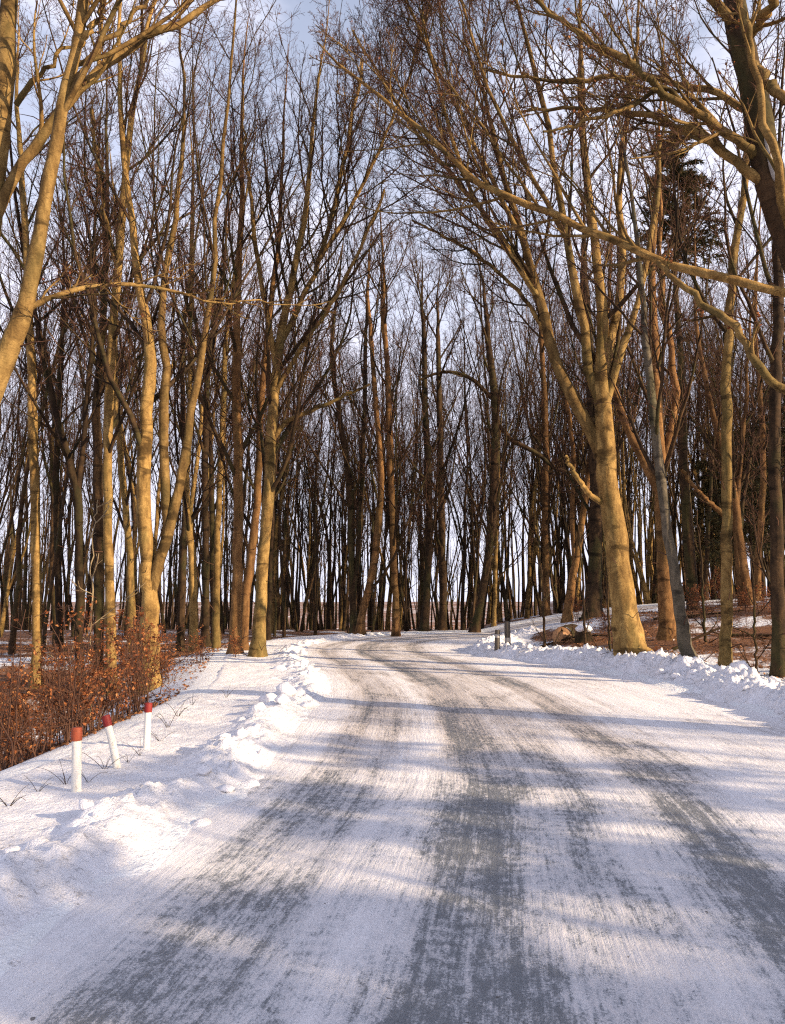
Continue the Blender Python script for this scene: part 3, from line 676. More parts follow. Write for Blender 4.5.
hero('thin dark stem low at the right edge in front of the thick dark trunk', 14.5, [
    S_([(776, 680, 8), (777, 640, 7), (780, 590, 6.5), (783, 520, 6), (788, 440, 5)], t0=.4, dens=LO)], H=9, seed=47, bark=M_DARK)
hero('leaning orange trunk deep right of the clump of orange stems', 30, [
    S_([(757, 600, 9), (758, 560, 8), (762, 510, 8), (763, 450, 7), (760, 390, 6)], t0=.42, dens=LO)], seed=48, bark=M_BROWN)
WB = hero('dark overhanging tree at the top right with white patch and long boughs across the sky', 9, [
    S_([(880, 700, 62), (862, 520, 54), (834, 360, 48), (800, 262, 44), (778, 205, 40), (766, 160, 37), (756, 110, 33), (745, 50, 29), (735, 0, 26), (728, -60, 22), (722, -130, 18)], bark=M_DARK, t0=.66, dens=LO, ext=15),  # trunk's shadow is put into its bark colour; boughs keep the lighter bark
    S_([(771, 188, 14), (752, 175, 13), (730, 158, 12, .15), (705, 139, 11, .3), (672, 122, 9, .5), (635, 114, 8, .7), (598, 109, 6.5, .9), (560, 108, 5, 1.1), (520, 112, 3.5, 1.3)], dens=(15, 6, 6, 4), up=.04, lf=.34),
    S_([(758, 158, 13), (744, 146, 12, -.1), (722, 131, 12, -.2), (699, 117, 11, -.3), (657, 86, 10, -.4), (629, 64, 9, -.5), (593, 42, 8, -.5), (560, 20, 7, -.5), (528, -8, 5, -.5)], dens=(15, 6, 6, 4), up=.05, lf=.34),
    S_([(756, 116, 11), (744, 109, 10, .2), (711, 92, 9, .4), (660, 79, 8, .7), (613, 76, 7, 1), (570, 82, 5.5, 1.2), (530, 78, 4, 1.4), (480, 66, 3, 1.6)], dens=(15, 6, 6, 4), up=.04, lf=.34),
    S_([(690, 112, 6, -.3), (666, 88, 6, -.3), (643, 98, 5.5, -.3), (607, 115, 5, -.3), (579, 124, 4, -.2), (545, 133, 3, -.2)], dens=(6, 4, 4, 3), up=.0),
    S_([(822, 330, 16), (800, 300, 14), (785, 293, 12.5), (742, 283, 12, .1), (692, 270, 11.5, .3), (657, 259, 11, .5), (602, 236, 10, .7), (565, 220, 9, .9), (520, 200, 8.5, 1.1), (480, 186, 8, 1.3), (464, 170, 7, 1.4), (440, 148, 6, 1.5), (418, 126, 6, 1.7), (379, 98, 5, 1.9), (348, 76, 4, 2.1), (318, 42, 2.5, 2.3)], dens=(26, 7, 6, 4), up=.06, lf=.24, t0=.3),
    S_([(836, 420, 15), (810, 402, 13), (785, 389, 12), (768, 380, 11, -.1), (752, 352, 10, -.2), (738, 330, 10, -.2), (722, 315, 10, -.2), (702, 302, 9, -.1), (684, 285, 8), (668, 270, 7, .1), (655, 262, 6, .2)], dens=(4, 4, 4, 3), up=.05, lf=.2),
    S_([(748, 60, 14), (768, 82, 13, -.3), (790, 105, 12, -.6)], crown=0),
    S_([(745, 40, 13), (764, 18, 12, -.5), (778, -15, 11, -1), (790, -50, 9, -1.4)], dens=LO),
    S_([(800, 262, 12), (775, 170, 11, -.8), (752, 55, 9, -1), (742, 15, 8, -1), (735, -30, 7, -1)], dens=(5, 5, 4, 3))], name='overhanging_tree', H=15, seed=50, limb=M_BARK, leaves=60, tw=.9)
# white bark wound on that tree and snow on the beech foot: parts of those things
def patch(parent, pix, Y, name, mat, out=.02):
    A = Acc(); b = np.array(parent.location)
    prof = []
    for (x, y, w, d) in pix: prof.append((at(x, y, Y + d), w * .5 * (Y + d) / F))
    P = np.array([p for p, _ in prof]) - b; Rr = np.array([r for _, r in prof])
    P, Rr = stemline(P, Rr, 14); A.tubes(P, Rr, 10, 0, .12); link(name, A.mesh(name, [mat]), parent)
patch(WB, [(764, 128, 1, -.13), (766, 140, 3.5, -.165), (770, 158, 5, -.17), (774, 174, 6, -.175), (777, 184, 2, -.16)], 9, 'bark_wound', M_BAND)
for o in [o for o in COL.objects if o.get('label', '').startswith('dark footed beech')]:
    patch(o, [(669, 634, 3, -.17), (670, 641, 10, -.17), (671, 652, 13, -.18), (671, 660, 15, -.2), (671, 664, 6, -.2)], HY[o['label']], 'snow_patch', M_SNOW)

# ------------------------------------------------------------------ the forest behind (shared shapes, one object each)
zones = [  # name, count, Y range, X range fn, labels
    ('left', 68, (25, 58)), ('middle', 84, (40, 68)), ('right', 84, (33, 62))]
LAB = {'left': ['thin dark bare tree in the woods behind the brown bush', 'thin dark bare tree in the woods behind the close pair of trunks'],
       'middle': ['distant bare tree straight ahead across the bend, left of the twin posts', 'distant bare tree beyond the bend above the twin posts'],
       'right': ['bare forest tree behind the biggest beech', 'bare forest tree deep behind the slim straight tree on the right']}
occ = list(treespots); cnt = 0
for zn, n, (ya, yb) in zones:
    k = 0; tries = 0
    while k < n and tries < 20000:
        tries += 1
        y = ya + (yb - ya) * random.random() ** .9
        px = {'left': (-30, 330), 'middle': (270, 570), 'right': (540, 815)}[zn]
        xp = random.uniform(*px); x = (xp - CX) / F * y
        s1, t1 = st([x], [y])
        if abs(t1[0]) < HW + (1.0 if zn != 'right' else 1.6): continue
        if zn == 'left' and y < 30 and -t1[0] < HW + 3.2: continue
        if zn == 'right' and y < 38 and xp < 640: continue
        if min(math.hypot(x - a, y - b) for a, b in occ) < 1.5: continue
        v = random.choice(VAR) if random.random() < .84 else random.choice(THIN)
        lb = LAB[zn][0 if xp < {'left': 190, 'middle': 480, 'right': 690}[zn] else 1]
        plant('forest_tree', v, x, y, lb, group='trees ' + lb.split('tree ')[-1], sc=random.uniform(.78, 1.08), tilt=(random.gauss(0, .045), random.gauss(0, .045)))
        occ.append((x, y)); k += 1
# trees beside and behind the viewer, on the sunny side: they give the near road its broken shade
for i, (x, y) in enumerate([(13, -4), (15.5, -8.5), (18, -6), (19.5, -12), (22.5, -9), (24, -16), (27, -12.5), (29, -19), (12, -9), (33, -16), (9.5, -5.5), (16, -13), (36, -24), (21, -3.5), (30, -8), (26, -5), (17, -10), (20, -8.5), (23, -12), (25, -9), (14, -7), (28, -15.5), (34, -20), (10.5, -7.5), (18.5, -14), (9, -3), (11, -6), (8, -6.5), (13, -10), (7, -3.5), (10, -1), (12, -2.5), (15, -6)]):
    plant('forest_tree', VAR[i % 8], x, y, 'bare tree outside the photo, behind and right of the viewer', group='trees behind and right of the viewer', sc=random.uniform(.42, .60), z=.2)
for i, (q, d) in enumerate([(10.2, 13), (11.0, 19), (9.4, 21), (8.2, 17)]):  # unseen small trees added to break up a lone trunk shadow
    x, y = -SY * q + SX * d, SX * q + SY * d
    if x < .56 * y + 2.2: x = .56 * y + 2.4
    plant('forest_tree', VAR[(i * 5) % 12], x, y, 'unseen small bare tree added to break the shadow on the road', group='added shade trees past the right edge', sc=.40 + .05 * (i % 3))
rs = random.Random(4); k = 0
while k < 46:                      # the same wood going on past the right edge of the photo
    x = rs.uniform(15, 52); y = rs.uniform(4, 40); q = -SY * x + SX * y
    if x < .54 * y + 3 or q < 25 or q > 54 or min(math.hypot(x - a, y - b) for a, b in treespots) < 2.4: continue
    plant('forest_tree', VAR[rs.randrange(12)], x, y, 'bare tree of the wood past the right edge of the photo', group='trees past the right edge of the photo', sc=rs.uniform(.8, 1.05)); k += 1

# far wood: one mass of trunks and twigs nobody could count
A = Acc(); r = np.random.default_rng(77)
n = 470; fx = []; fy = []
while len(fx) < n:
    y = 64 + 62 * r.random(); x = (r.uniform(-60, 850) - CX) / F * y
    s1, t1 = st([x], [y])
    if abs(t1[0]) > 6: fx.append(x); fy.append(y)
fx = np.array(fx); fy = np.array(fy); fz = ground(fx, fy)
H = r.uniform(15, 22, n); k = 8
P = np.zeros((n, k, 3)); h = np.linspace(0, 1, k)
P[:, :, 0] = fx[:, None] + np.cumsum(r.normal(0, .16, (n, k)), 1); P[:, :, 1] = fy[:, None] + np.cumsum(r.normal(0, .16, (n, k)), 1); P[:, :, 2] = fz[:, None] - .3 + h[None] * H[:, None]
Rd = r.uniform(.09, .21, n)[:, None] * (1 - .9 * h[None] ** 1.2); A.tubes(P, Rd, 5, 0)
a, ra = kids(P, Rd, 6, .45, .97, .35, .7, .22, .6, .06, .022, 5, .14, .12, r); A.tubes(a, ra, 3, 0)
b, rb = kids(a, ra, 5, .2, .97, .4, .9, .42, .6, .025, .014, 4, .08, .15, r); A.tubes(b, rb, 3, 0)
c, rc = kids(b, rb, 2, .2, .97, .4, .9, .45, .6, .016, .011, 3, .05, .15, r); A.tubes(c, rc, 3, 0)
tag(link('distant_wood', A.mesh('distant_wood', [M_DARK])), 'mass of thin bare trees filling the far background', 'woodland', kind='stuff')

# ------------------------------------------------------------------ conifers
def conifer(seed, H, rad, dens, t0=.3):
    r = np.random.default_rng(seed); T = Acc(); L = Acc()
    z = np.linspace(-.3, H, 14); P = np.c_[r.normal(0, .04, 14), r.normal(0, .04, 14), z]; Rd = np.linspace(.02 * H * .6, .02, 14)
    T.tubes(P, Rd, 8, 0, .05)
    m = int(H * dens); b, rb = kids(P[None], Rd[None], m, t0, .99, 1.25, 1.75, 1, .3, .035, .01, 7, -.03, .08, r, absl=rad); T.tubes(b, rb, 3, 1)
    c, rc = kids(b, rb, 9, .15, 1, .5, 1.0, .33, .5, .01, .005, 4, -.05, .12, r); T.tubes(c, rc, 3, 1)
    for src, q in ((b, 40), (c, 24)):
        nn, kk, _ = src.shape; t = r.random((nn, q)) * .98 * (kk - 1); i = t.astype(int); f = (t - i)[..., None]; I = np.arange(nn)[:, None]
        p = (src[I, i] * (1 - f) + src[I, i + 1] * f).reshape(-1, 3); d = unit((src[I, i + 1] - src[I, i]).reshape(-1, 3) * 1.0)
        d = unit(d + r.normal(0, .55, d.shape)); w = unit(np.cross(d, r.normal(size=d.shape))) * .02; ln = r.uniform(.12, .28, len(p))[:, None]
        L.quads(np.stack([p - w, p + w, p + w * .4 + d * ln, p - w * .4 + d * ln], 1), np.arange(4 * len(p)).reshape(-1, 4))
    return T.mesh('trunk', [M_DARK, M_TWIG]), L.mesh('needles', [M_NEEDLE])
def put_conifer(var, px, Y, label, sc=1):
    x = (px - CX) / F * Y; o = empty('conifer', (x, Y, gz(x, Y)), (0, 0, random.uniform(0, 6)), sc); tag(o, label, 'conifer')
    link('trunk', var[0], o); link('needles', var[1], o)
c1 = conifer(5, 19.2, 1.7, 4.2, .72); c2 = conifer(6, 9, 2.2, 6)
put_conifer(c1, 689, 29, 'tall dark conifer showing its brown green top between the bare trees at upper right')
for px, Y, sc, lb in [(752, 40, 1.0, 'dark young conifer behind the clump of orange stems'), (790, 37, 1.1, 'dark conifer at the right edge in the background'), (712, 46, .95, 'dark low conifer seen left of the slim straight tree'), (775, 46, 1.25, 'taller dark conifer farther back near the right edge'), (735, 52, 1.3, 'farthest dark conifer behind the right side woods')]:
    put_conifer(c2, px, Y, lb, sc)

rs = random.Random(12); k = 0; put = []
while k < 9:                      # unseen young spruces added behind the viewer to shade the near road
    tx, ty = rs.uniform(.6, 4.8), rs.uniform(1.2, 6.0); d = rs.uniform(10, 21); x, y = tx + SX * d, ty + SY * d
    if min([math.hypot(x - a, y - b) for a, b in put + [(99, 99)]]) < 1.5 or x < .6 * y + 4: continue
    put.append((x, y)); o = empty('conifer', (x, y, .2), (0, 0, rs.uniform(0, 6)), rs.uniform(.62, .95)); tag(o, 'unseen young conifer added to shade the near road', 'conifer', 'added shade conifers behind and right of the viewer')
    link('trunk', c2[0], o); link('needles', c2[1], o); k += 1

# ------------------------------------------------------------------ brown leaved beech saplings
def sapling(seed, H, n, nl, spread=.5, leaf=.050):
    r = np.random.default_rng(seed); T = Acc(); L = Acc()
    P = np.zeros((n, 8, 3)); base = r.normal(0, .10, (n, 2)); d = r.normal(0, spread * .35, (n, 2)); h = np.linspace(0, 1, 8)
    hh = H * r.uniform(.6, 1.05, n)
    P[:, :, :2] = base[:, None] + d[:, None] * (h[None, :, None] * hh[:, None, None]) + np.cumsum(r.normal(0, .02, (n, 8, 2)), 1); P[:, :, 2] = h * hh[:, None] - .08
    Rd = np.full((n, 1), .011) * np.linspace(1, .35, 8)[None]; T.tubes(P, Rd, 5)
    a, ra = kids(P, Rd, 9, .2, .98, .6, 1.2, .32, .6, .007, .003, 5, .04, .16, r); T.tubes(a, ra, 3)
    b, rb = kids(a, ra, 5, .15, .98, .5, 1.1, .42, .6, .004, .0022, 4, .03, .18, r); T.tubes(b, rb, 3)
    if nl:
        q = np.concatenate([b[:, -1], b[:, -2], b[:, 1], a[:, -1], a[:, 2]]); q = q[r.choice(len(q), min(nl, len(q)), replace=False)] + r.normal(0, .02, (min(nl, len(q)), 3))
        leafquads(L, q, r, leaf)
    return T.mesh('stems', [M_TWIG]), (L.mesh('leaves', [M_LEAF]) if nl else None)
SAP = [sapling(i, (1.5, 1.9, 1.2, 1.7)[i], (7, 8, 6, 9)[i], (600, 800, 420, 800)[i], .55) for i in range(4)]
BARE = [sapling(10 + i, (1.6, 1.1)[i], (7, 6)[i], 40, .7) for i in range(2)]
saps = [(100, 12.5, 1, 1.2, 'fullest orange leaved beech sapling behind the middle red capped post'), (140, 13.2, 0, 1.3, 'orange leaved sapling right of the fullest one, above the farthest red capped post'), (72, 11.5, 3, 1.0, 'rusty leaved sapling behind the nearest red capped post'),
        (45, 12.5, 0, .95, 'dark red leaved sapling left of the post trio near its top'), (18, 11, 1, .9, 'dense dark red sapling at the left edge'), (120, 10.6, 2, 1.0, 'low rusty sapling right behind the middle red capped post'),
        (88, 9.8, 2, 1.0, 'low orange sapling between the nearest and middle posts'), (35, 9.2, 2, .95, 'low dark sapling left of the nearest post'), (8, 8.6, 2, .9, 'lowest dark sapling in the bottom left of the bush'),
        (150, 15.5, 3, 1.0, 'brown leaved sapling at the foot of the low forking beech'), (168, 18, 2, .95, 'small brown sapling on the slope right of the bush'), (60, 15, 1, .95, 'brown leaved sapling under the crooked brown tree'),
        (205, 20, 2, .8, 'small rusty sapling left of the close pair of trunks'), (240, 21, 2, .7, 'little red leaved sapling at the foot of the close pair')]
for px, Y, v, sc, lb in saps:
    x = (px - CX) / F * Y; o = empty('beech_sapling', (x, Y, gz(x, Y)), (0, 0, random.uniform(0, 6)), sc); tag(o, lb, 'sapling', 'brown leaved saplings on the left slope')
    link('stems', SAP[v][0], o); link('leaves', SAP[v][1], o)
for px, Y, v, sc, lb in [(655, 17.2, 2, .42, 'brown leaves on a tiny sapling at the foot of the biggest beech'), (628, 17.6, 2, .38, 'tiny rusty sapling on the left of the biggest beech foot'), (700, 24, 3, .75, 'rusty sapling on the leafy slope behind the grey leaning tree'), (760, 23, 0, .8, 'brown sapling on the slope near the right edge'), (742, 25.5, 2, .9, 'brown leaved sapling before the clump of orange stems'), (674, 27, 1, .7, 'rusty sapling far up the slope behind the snow patched beech'), (778, 20, 2, .8, 'brown sapling at the right edge on the slope'), (720, 29, 1, .8, 'dark rusty sapling at the top of the leafy slope'), (600, 26, 2, .7, 'small brown sapling between the log and the biggest beech'), (575, 30, 3, .6, 'little brown sapling beyond the sawn log')]:
    x = (px - CX) / F * Y; o = empty('beech_sapling', (x, Y, gz(x, Y)), (0, 0, random.uniform(0, 6)), sc); tag(o, lb, 'sapling', 'brown leaved saplings on the right slope')
    link('stems', SAP[v][0], o); link('leaves', SAP[v][1], o)
def bare_sap(px, Y, v, sc, lb):
    x = (px - CX) / F * Y; o = empty('bare_sapling', (x, Y, gz(x, Y)), (0, 0, random.uniform(0, 6)), sc); tag(o, lb, 'sapling', 'nearly bare saplings')
    link('stems', BARE[v][0], o); link('leaves', BARE[v][1], o)
for i, (px, Y, lb) in enumerate([(20, 8.2, 'tangled bare sapling at the left edge below the bush'), (50, 8.8, 'bare twiggy sapling left of the nearest red capped post'), (85, 9.4, 'bare twiggy sapling between two red capped posts'), (128, 11.5, 'bare sapling left of the farthest red capped post'), (150, 12.4, 'bare sapling right above the farthest red capped post'), (5, 9.8, 'bare sapling cut by the left edge of the photo')]):
    bare_sap(px, Y, i % 2, random.uniform(.75, 1.1), lb)
hero('pale leafless little birch rising out of the brown bush', 14, [S_([(90, 720, 2.4), (91, 640, 2.2), (92, 590, 1.8), (92, 545, 1.5), (95, 520, 1.2), (98, 500, .9)], ext=0, dens=(9, 3, 0, 0) if False else (9, 4, 2, 1), t0=.3, ang=(.8, 1.2), lf=.22, up=.05)], name='bare_sapling', bark=M_PALETWIG, limb=M_PALETWIG, seed=60, cat='sapling', tw=.5)
for i, (px, py, Y, lb) in enumerate([(611, 660, 18.5, 'thin upright sapling left of the biggest beech'), (586, 655, 20.5, 'thin twig sapling behind the end of the log'), (545, 650, 21, 'thin dead stalk standing right of the twin posts'), (705, 640, 19, 'thin sapling between the leaning grey tree and the slim tree'), (757, 672, 14.6, 'thin sapling on the bank near the right edge')]):
    hero(lb, Y, [S_([(px, py, 3.5), (px - 2, py - 40, 3), (px - 4, py - 85, 2.4), (px - 8, py - 130, 1.5)], ext=0, dens=(6, 3, 2, 1), t0=.3, ang=(.6, 1.1), lf=.25)], name='bare_sapling', bark=M_DARK, seed=70 + i, cat='sapling', tw=.6)

# ------------------------------------------------------------------ posts
def rod(A, pts, rads, sides=12, k=8, mat=0, rough=.03, cap=True):
    P, Rd = stemline(np.array(pts), np.array(rads), k)
    A.tubes(P, Rd, sides, mat, rough)
    if cap:
        t = unit(P[-1] - P[-2]); A.tubes(np.array([P[-1], P[-1] + t * Rd[-1] * .10, P[-1] + t * Rd[-1] * .16]), np.array([Rd[-1] * .995, Rd[-1] * .8, .0005]), sides, mat)
def post(px, py, Y, h, r, tx, ty, lb, red):
    b = at(px, py, Y); s1, t1 = st([b[0]], [b[1]]); z = bank_pt(s1[0], t1[0], left_z)[2]
    o = empty('marker_post', (b[0], b[1], z)); tag(o, lb, 'post', 'red capped roadside posts')
    top = np.array([tx, ty, h]); A = Acc()
    rod(A, [(-tx * .1, -ty * .1, -.12), top * .4, top * .80], [r, r * .98, r * .95]); link('shaft', A.mesh('shaft', [M_WHITE]), o)
    A = Acc(); rod(A, [top * .795, top * .9, top], [r * 1.10, r * 1.12, r * 1.08]); c = link('painted_cap', A.mesh('painted_cap', [red]), o)
post(76, 801, 6.44, .50, .040, -.03, .02, 'nearest and tallest white post with faded orange red top in the snow', M_RUST)
post(118, 775, 7.35, .47, .036, -.15, .03, 'chipped white post with red top leaning left, between the other two', M_RED)
post(146, 756, 8.29, .46, .037, .0, .02, 'farthest white post with dark red top, upright', M_RED)
def gpost(px, py, Y, h, r, lean, lb, band):
    b = at(px, py, Y); s1, t1 = st([b[0]], [b[1]]); z = bank_pt(s1[0], t1[0], right_z)[2]
    o = empty('wooden_post', (b[0], b[1], z)); tag(o, lb, 'post', 'short grey posts at the bend')
    A = Acc(); top = np.array([lean, .0, h]); rod(A, [(0, 0, -.25), top * .5, top], [r, r, r * .97]); link('shaft', A.mesh('shaft', [M_WOOD]), o)
    A = Acc(); rod(A, [top * band, top * (band + .09), top * (band + .18)], [r * 1.06] * 3, cap=False); link('reflector_band', A.mesh('reflector_band', [M_BAND]), o)
gpost(497, 657, 21.6, .56, .075, .03, 'shorter leaning dark post, left one of the two at the bend', .62)
gpost(508, 654, 22.4, .68, .085, -.01, 'taller upright grey post, right one of the two at the bend', .15)

# ------------------------------------------------------------------ snow clods
def clod(seed, sx, sy, sz):
    r = np.random.default_rng(seed); nu, nv = 22, 13
    u = np.linspace(0, 2 * np.pi, nu, endpoint=False); v = np.linspace(.04, np.pi - .04, nv)
    U, V = np.meshgrid(u, v, indexing='ij'); d = np.stack([np.cos(U) * np.sin(V), np.sin(U) * np.sin(V), np.cos(V)], -1)
    rad = np.full(U.shape, 1.0)
    for _ in range(11):           # break it along random flat planes
        nrm = unit(r.normal(size=3)); h = r.uniform(.55, .92); q = d @ nrm; rad = np.where(q > .05, np.minimum(rad, h / np.maximum(q, .05)), rad)
    rad = rad + .07 * fbm(d[..., 0] * 3 + d[..., 2] * 2 + 5, d[..., 1] * 3 - d[..., 2], seed, 4)
    P = d * rad[..., None] * np.array([sx, sy, sz]); A = Acc(); idx = np.arange(nu * nv).reshape(nu, nv); j = np.roll(idx, -1, 0)
    A.quads(P, np.stack([idx[:, :-1], idx[:, 1:], j[:, 1:], j[:, :-1]], -1)); return A.mesh('snow_clod', [M_SNOW])
CLOD = [clod(200 + i, 1, .75 + .2 * (i % 3), .62 + .12 * (i % 2)) for i in range(6)]
def putclod(px, py, Y, wpx, lb, fn=left_z, v=None, group='snow clods on the left berm'):
    b = at(px, py, Y); s1, t1 = st([b[0]], [b[1]]); s1, t1 = s1[0], t1[0]
    lo, hi = (-HW - 2.4, -HW + .2) if fn is left_z else (HW - .1, HW + 1.9)
    z = bank_pt(s1, t1, fn)[2] if lo < t1 < hi else gz(b[0], b[1]) + .02
    r = wpx * .5 * Y / F
    o = link('snow_clod', CLOD[v if v is not None else random.randrange(6)]); o.location = (b[0], b[1], z + r * .28); o.scale = (r,) * 3; o.rotation_euler = (random.uniform(-.3, .3), random.uniform(-.3, .3), random.uniform(0, 6))
    tag(o, lb, 'snow clod', group)
putclod(86, 832, 5.55, 22, 'lone white snow clod lying on the flat snow below the nearest red capped post', v=0)
putclod(97, 839, 5.42, 13, 'small snow lump touching the lone clod on its right', v=1)
putclod(10, 884, 4.6, 17, 'pointed snow lump on the berm at the left edge', v=4)
for i, (px, py, Y, w, lb) in enumerate([
    (213, 760, 7.9, 17, 'left snow clod of the pair lower on the berm'), (222, 757, 8.0, 20, 'right snow clod of the pair lower on the berm'), (204, 791, 6.7, 15, 'broken snow clod with dark side below the pair'), (226, 797, 6.5, 15, 'grey sided snow clod at the road side below the pair'),
    (242, 748, 8.5, 13, 'low snow clod just up the berm from the pair'), (255, 742, 8.8, 14, 'snow clod in the middle of the berm beside a dark hole'), (262, 758, 8.0, 11, 'dirty snow clod at the edge of the wheel track'),
    (268, 712, 11.2, 19, 'long snow clod at the left foot of the biggest heap'), (287, 705, 11.9, 24, 'biggest snow clod topping the heap on the berm'), (300, 700, 12.4, 20, 'right snow clod of the biggest heap'), (281, 718, 10.8, 16, 'front snow clod of the biggest heap'), (305, 712, 11.4, 13, 'small snow clod at the roadside foot of the biggest heap'),
    (302, 683, 15.0, 10, 'snow clod above the biggest heap'), (304, 668, 18.3, 11, 'snow clod farther up the berm, second above the heap'), (303, 655, 22.6, 11, 'white upright snow clod near the far end of the berm'), (306, 645, 27.5, 8, 'farthest snow clod at the top end of the left berm')]):
    putclod(px, py, Y, w, lb)
for i, (px, py, Y, w, lb) in enumerate([(660, 660, 15.2, 13, 'tall white snow clod between the two right beeches'), (650, 664, 15.0, 9, 'small snow clod left of the tall white one'), (740, 678, 14.3, 24, 'largest snow clod, at the foot of the slim straight tree'), (752, 684, 13.9, 15, 'snow clod leaning on the largest one'), (676, 670, 14.6, 11, 'snow clod in front of the snow patched beech'), (694, 675, 14.3, 10, 'snow clod at the foot of the leaning grey tree'), (775, 690, 13.4, 14, 'snow clod at the right edge of the photo'),
    (484, 652, 22.8, 12, 'snow clod left of the twin posts'), (533, 644, 25, 8, 'round snow ball right of the twin posts')]):
    putclod(px, py, Y, w, lb, right_z, group='snow clods on the right bank')

# ------------------------------------------------------------------ log, mound, fallen branches
b = at(566, 640, 24.0); g = gz(b[0], b[1])
o = empty('fallen_log', (b[0], b[1], g + .16), (0, 0, -.35), 1.2); tag(o, 'short thick brown log with round sawn end lying behind the twin posts', 'log')
A = Acc(); rod(A, [(-.02, -.45, 0), (.0, .2, .02), (.05, 1.1, .05)], [.26, .255, .24], 18, 8, 0, .07, False); link('log_body', A.mesh('log_body', [M_DARK]), o)
A = Acc(); A.tubes(np.array([(-.02, -.44, 0), (-.02, -.455, 0), (-.02, -.458, 0), (-.02, -.44, 0)]), np.array([.262, .25, .14, .13]), 18, 0, .04)
A.tubes(np.array([(-.02, -.40, 0), (-.02, -.41, 0)]), np.array([.15, .001]), 18, 1); link('sawn_end', A.mesh('sawn_end', [M_CUT, M_DARK]), o)
b = at(584, 645, 23.0); o = link('snow_covered_stump', None) if False else None
A = Acc(); rod(A, [(0, 0, -.2), (0, 0, .2), (.02, 0, .38)], [.30, .24, .20], 16, 8, 0, .15); 
o = empty('tree_stump', (b[0], b[1], gz(b[0], b[1]))); tag(o, 'snow topped stump right of the sawn log', 'stump'); link('wood', A.mesh('wood', [M_DARK]), o)
me = clod(333, .27, .25, .16); c = link('snow_cap', me, o, (.01, -.06, .36))
def branch(pts, rad, lb, seed):
    r = np.random.default_rng(seed); P = np.array([(x, y, gz(x, y) + z) for x, y, z in pts]); b = P[0].copy(); A = Acc()
    Pp, Rd = stemline(P - b, np.linspace(rad, rad * .3, len(P)), 12); A.tubes(Pp, Rd, 6, 0, .05)
    a, ra = kids(Pp[None], Rd[None], 7, .2, .95, .4, .9, .25, .6, .02, .006, 5, .03, .15, r); A.tubes(a, ra, 4, 0)
    bb, rb = kids(a, ra, 4, .2, .95, .4, .9, .35, .6, .01, .004, 4, .0, .15, r); A.tubes(bb, rb, 3, 0)
    o = link('fallen_branch', A.mesh('fallen_branch', [M_DARK]), None, b); tag(o, lb, 'branch', 'fallen branches on the right')
branch([(6.7, 18.4, .03), (7.4, 18.3, .35), (8.0, 18.2, .42), (8.7, 18.0, .05)], .04, 'bent fallen branch humped over the snow left of the slim straight tree', 1)
branch([(8.8, 20, .05), (9.8, 19.5, .10), (11, 18.6, .04)], .05, 'long fallen branch on the snow right of the slim straight tree', 2)
branch([(4.6, 24, .05), (5.6, 23.2, .12), (6.8, 22.5, .05)], .04, 'fallen branch on the leaves behind the sawn log', 3)
branch([(8.5, 25, .05), (10.0, 24.6, .12), (11.4, 24.9, .05)], .05, 'fallen branch farther up the leafy right slope', 4)

# dead weed stalks sticking out of the snow on the left shoulder
def weed(seed):
    r = np.random.default_rng(seed); A = Acc(); n = 5; k = 9
    az = r.uniform(0, 6.28, n); L = r.uniform(.12, .34, n); h = np.linspace(0, 1, k)
    P = np.zeros((n, k, 3)); out = L[:, None] * h[None] * r.uniform(.3, 1.0, n)[:, None]
    P[:, :, 0] = np.cos(az)[:, None] * out; P[:, :, 1] = np.sin(az)[:, None] * out; P[:, :, 2] = (L[:, None] * (h[None] - r.uniform(.2, .75, n)[:, None] * h[None] ** 2.2)) - .02
    A.tubes(P, np.full((n, k), .0028) * np.linspace(1, .5, k)[None], 4); return A.mesh('dead_weed', [M_DARK])
WEED = [weed(i) for i in range(5)]
wl = [(66, 785, 6.7, 'arched dead weed left of the nearest red capped post'), (88, 782, 6.8, 'arched dead weed right of the nearest red capped post'), (38, 795, 6.4, 'thin dead weed near the snow edge at left'), (8, 812, 6.0, 'dead stalks at the left edge of the photo'), (128, 764, 7.6, 'bowed dead weed between the middle and farthest posts'), (105, 770, 7.3, 'thin stalk beside the leaning post'), (160, 742, 8.7, 'thin dead stalk right of the farthest post'), (168, 725, 9.6, 'upright stalks on the snow edge right of the posts'), (178, 715, 10.5, 'upright stalks farther up the snow edge'), (226, 698, 12.5, 'single tall stalk in the middle of the snowy shoulder'), (140, 760, 7.9, 'short stalk by the foot of the farthest post'), (192, 705, 11.6, 'short weed on the shoulder below the close pair')]
for i, (px, py, Y, lb) in enumerate(wl):
    b = at(px, py, Y); s1, t1 = st([b[0]], [b[1]]); z = bank_pt(s1[0], t1[0], left_z)[2] if t1[0] > -HW - 2.4 else gz(b[0], b[1])
    o = link('dead_weed', WEED[i % 5]); o.location = (b[0], b[1], z); o.rotation_euler = (0, 0, random.uniform(0, 6)); s = random.uniform(.7, 1.15); o.scale = (s, s, s * (1.5 if 'upright' in lb or 'tall' in lb else 1)); tag(o, lb, 'weed', 'dead weeds in the snow')

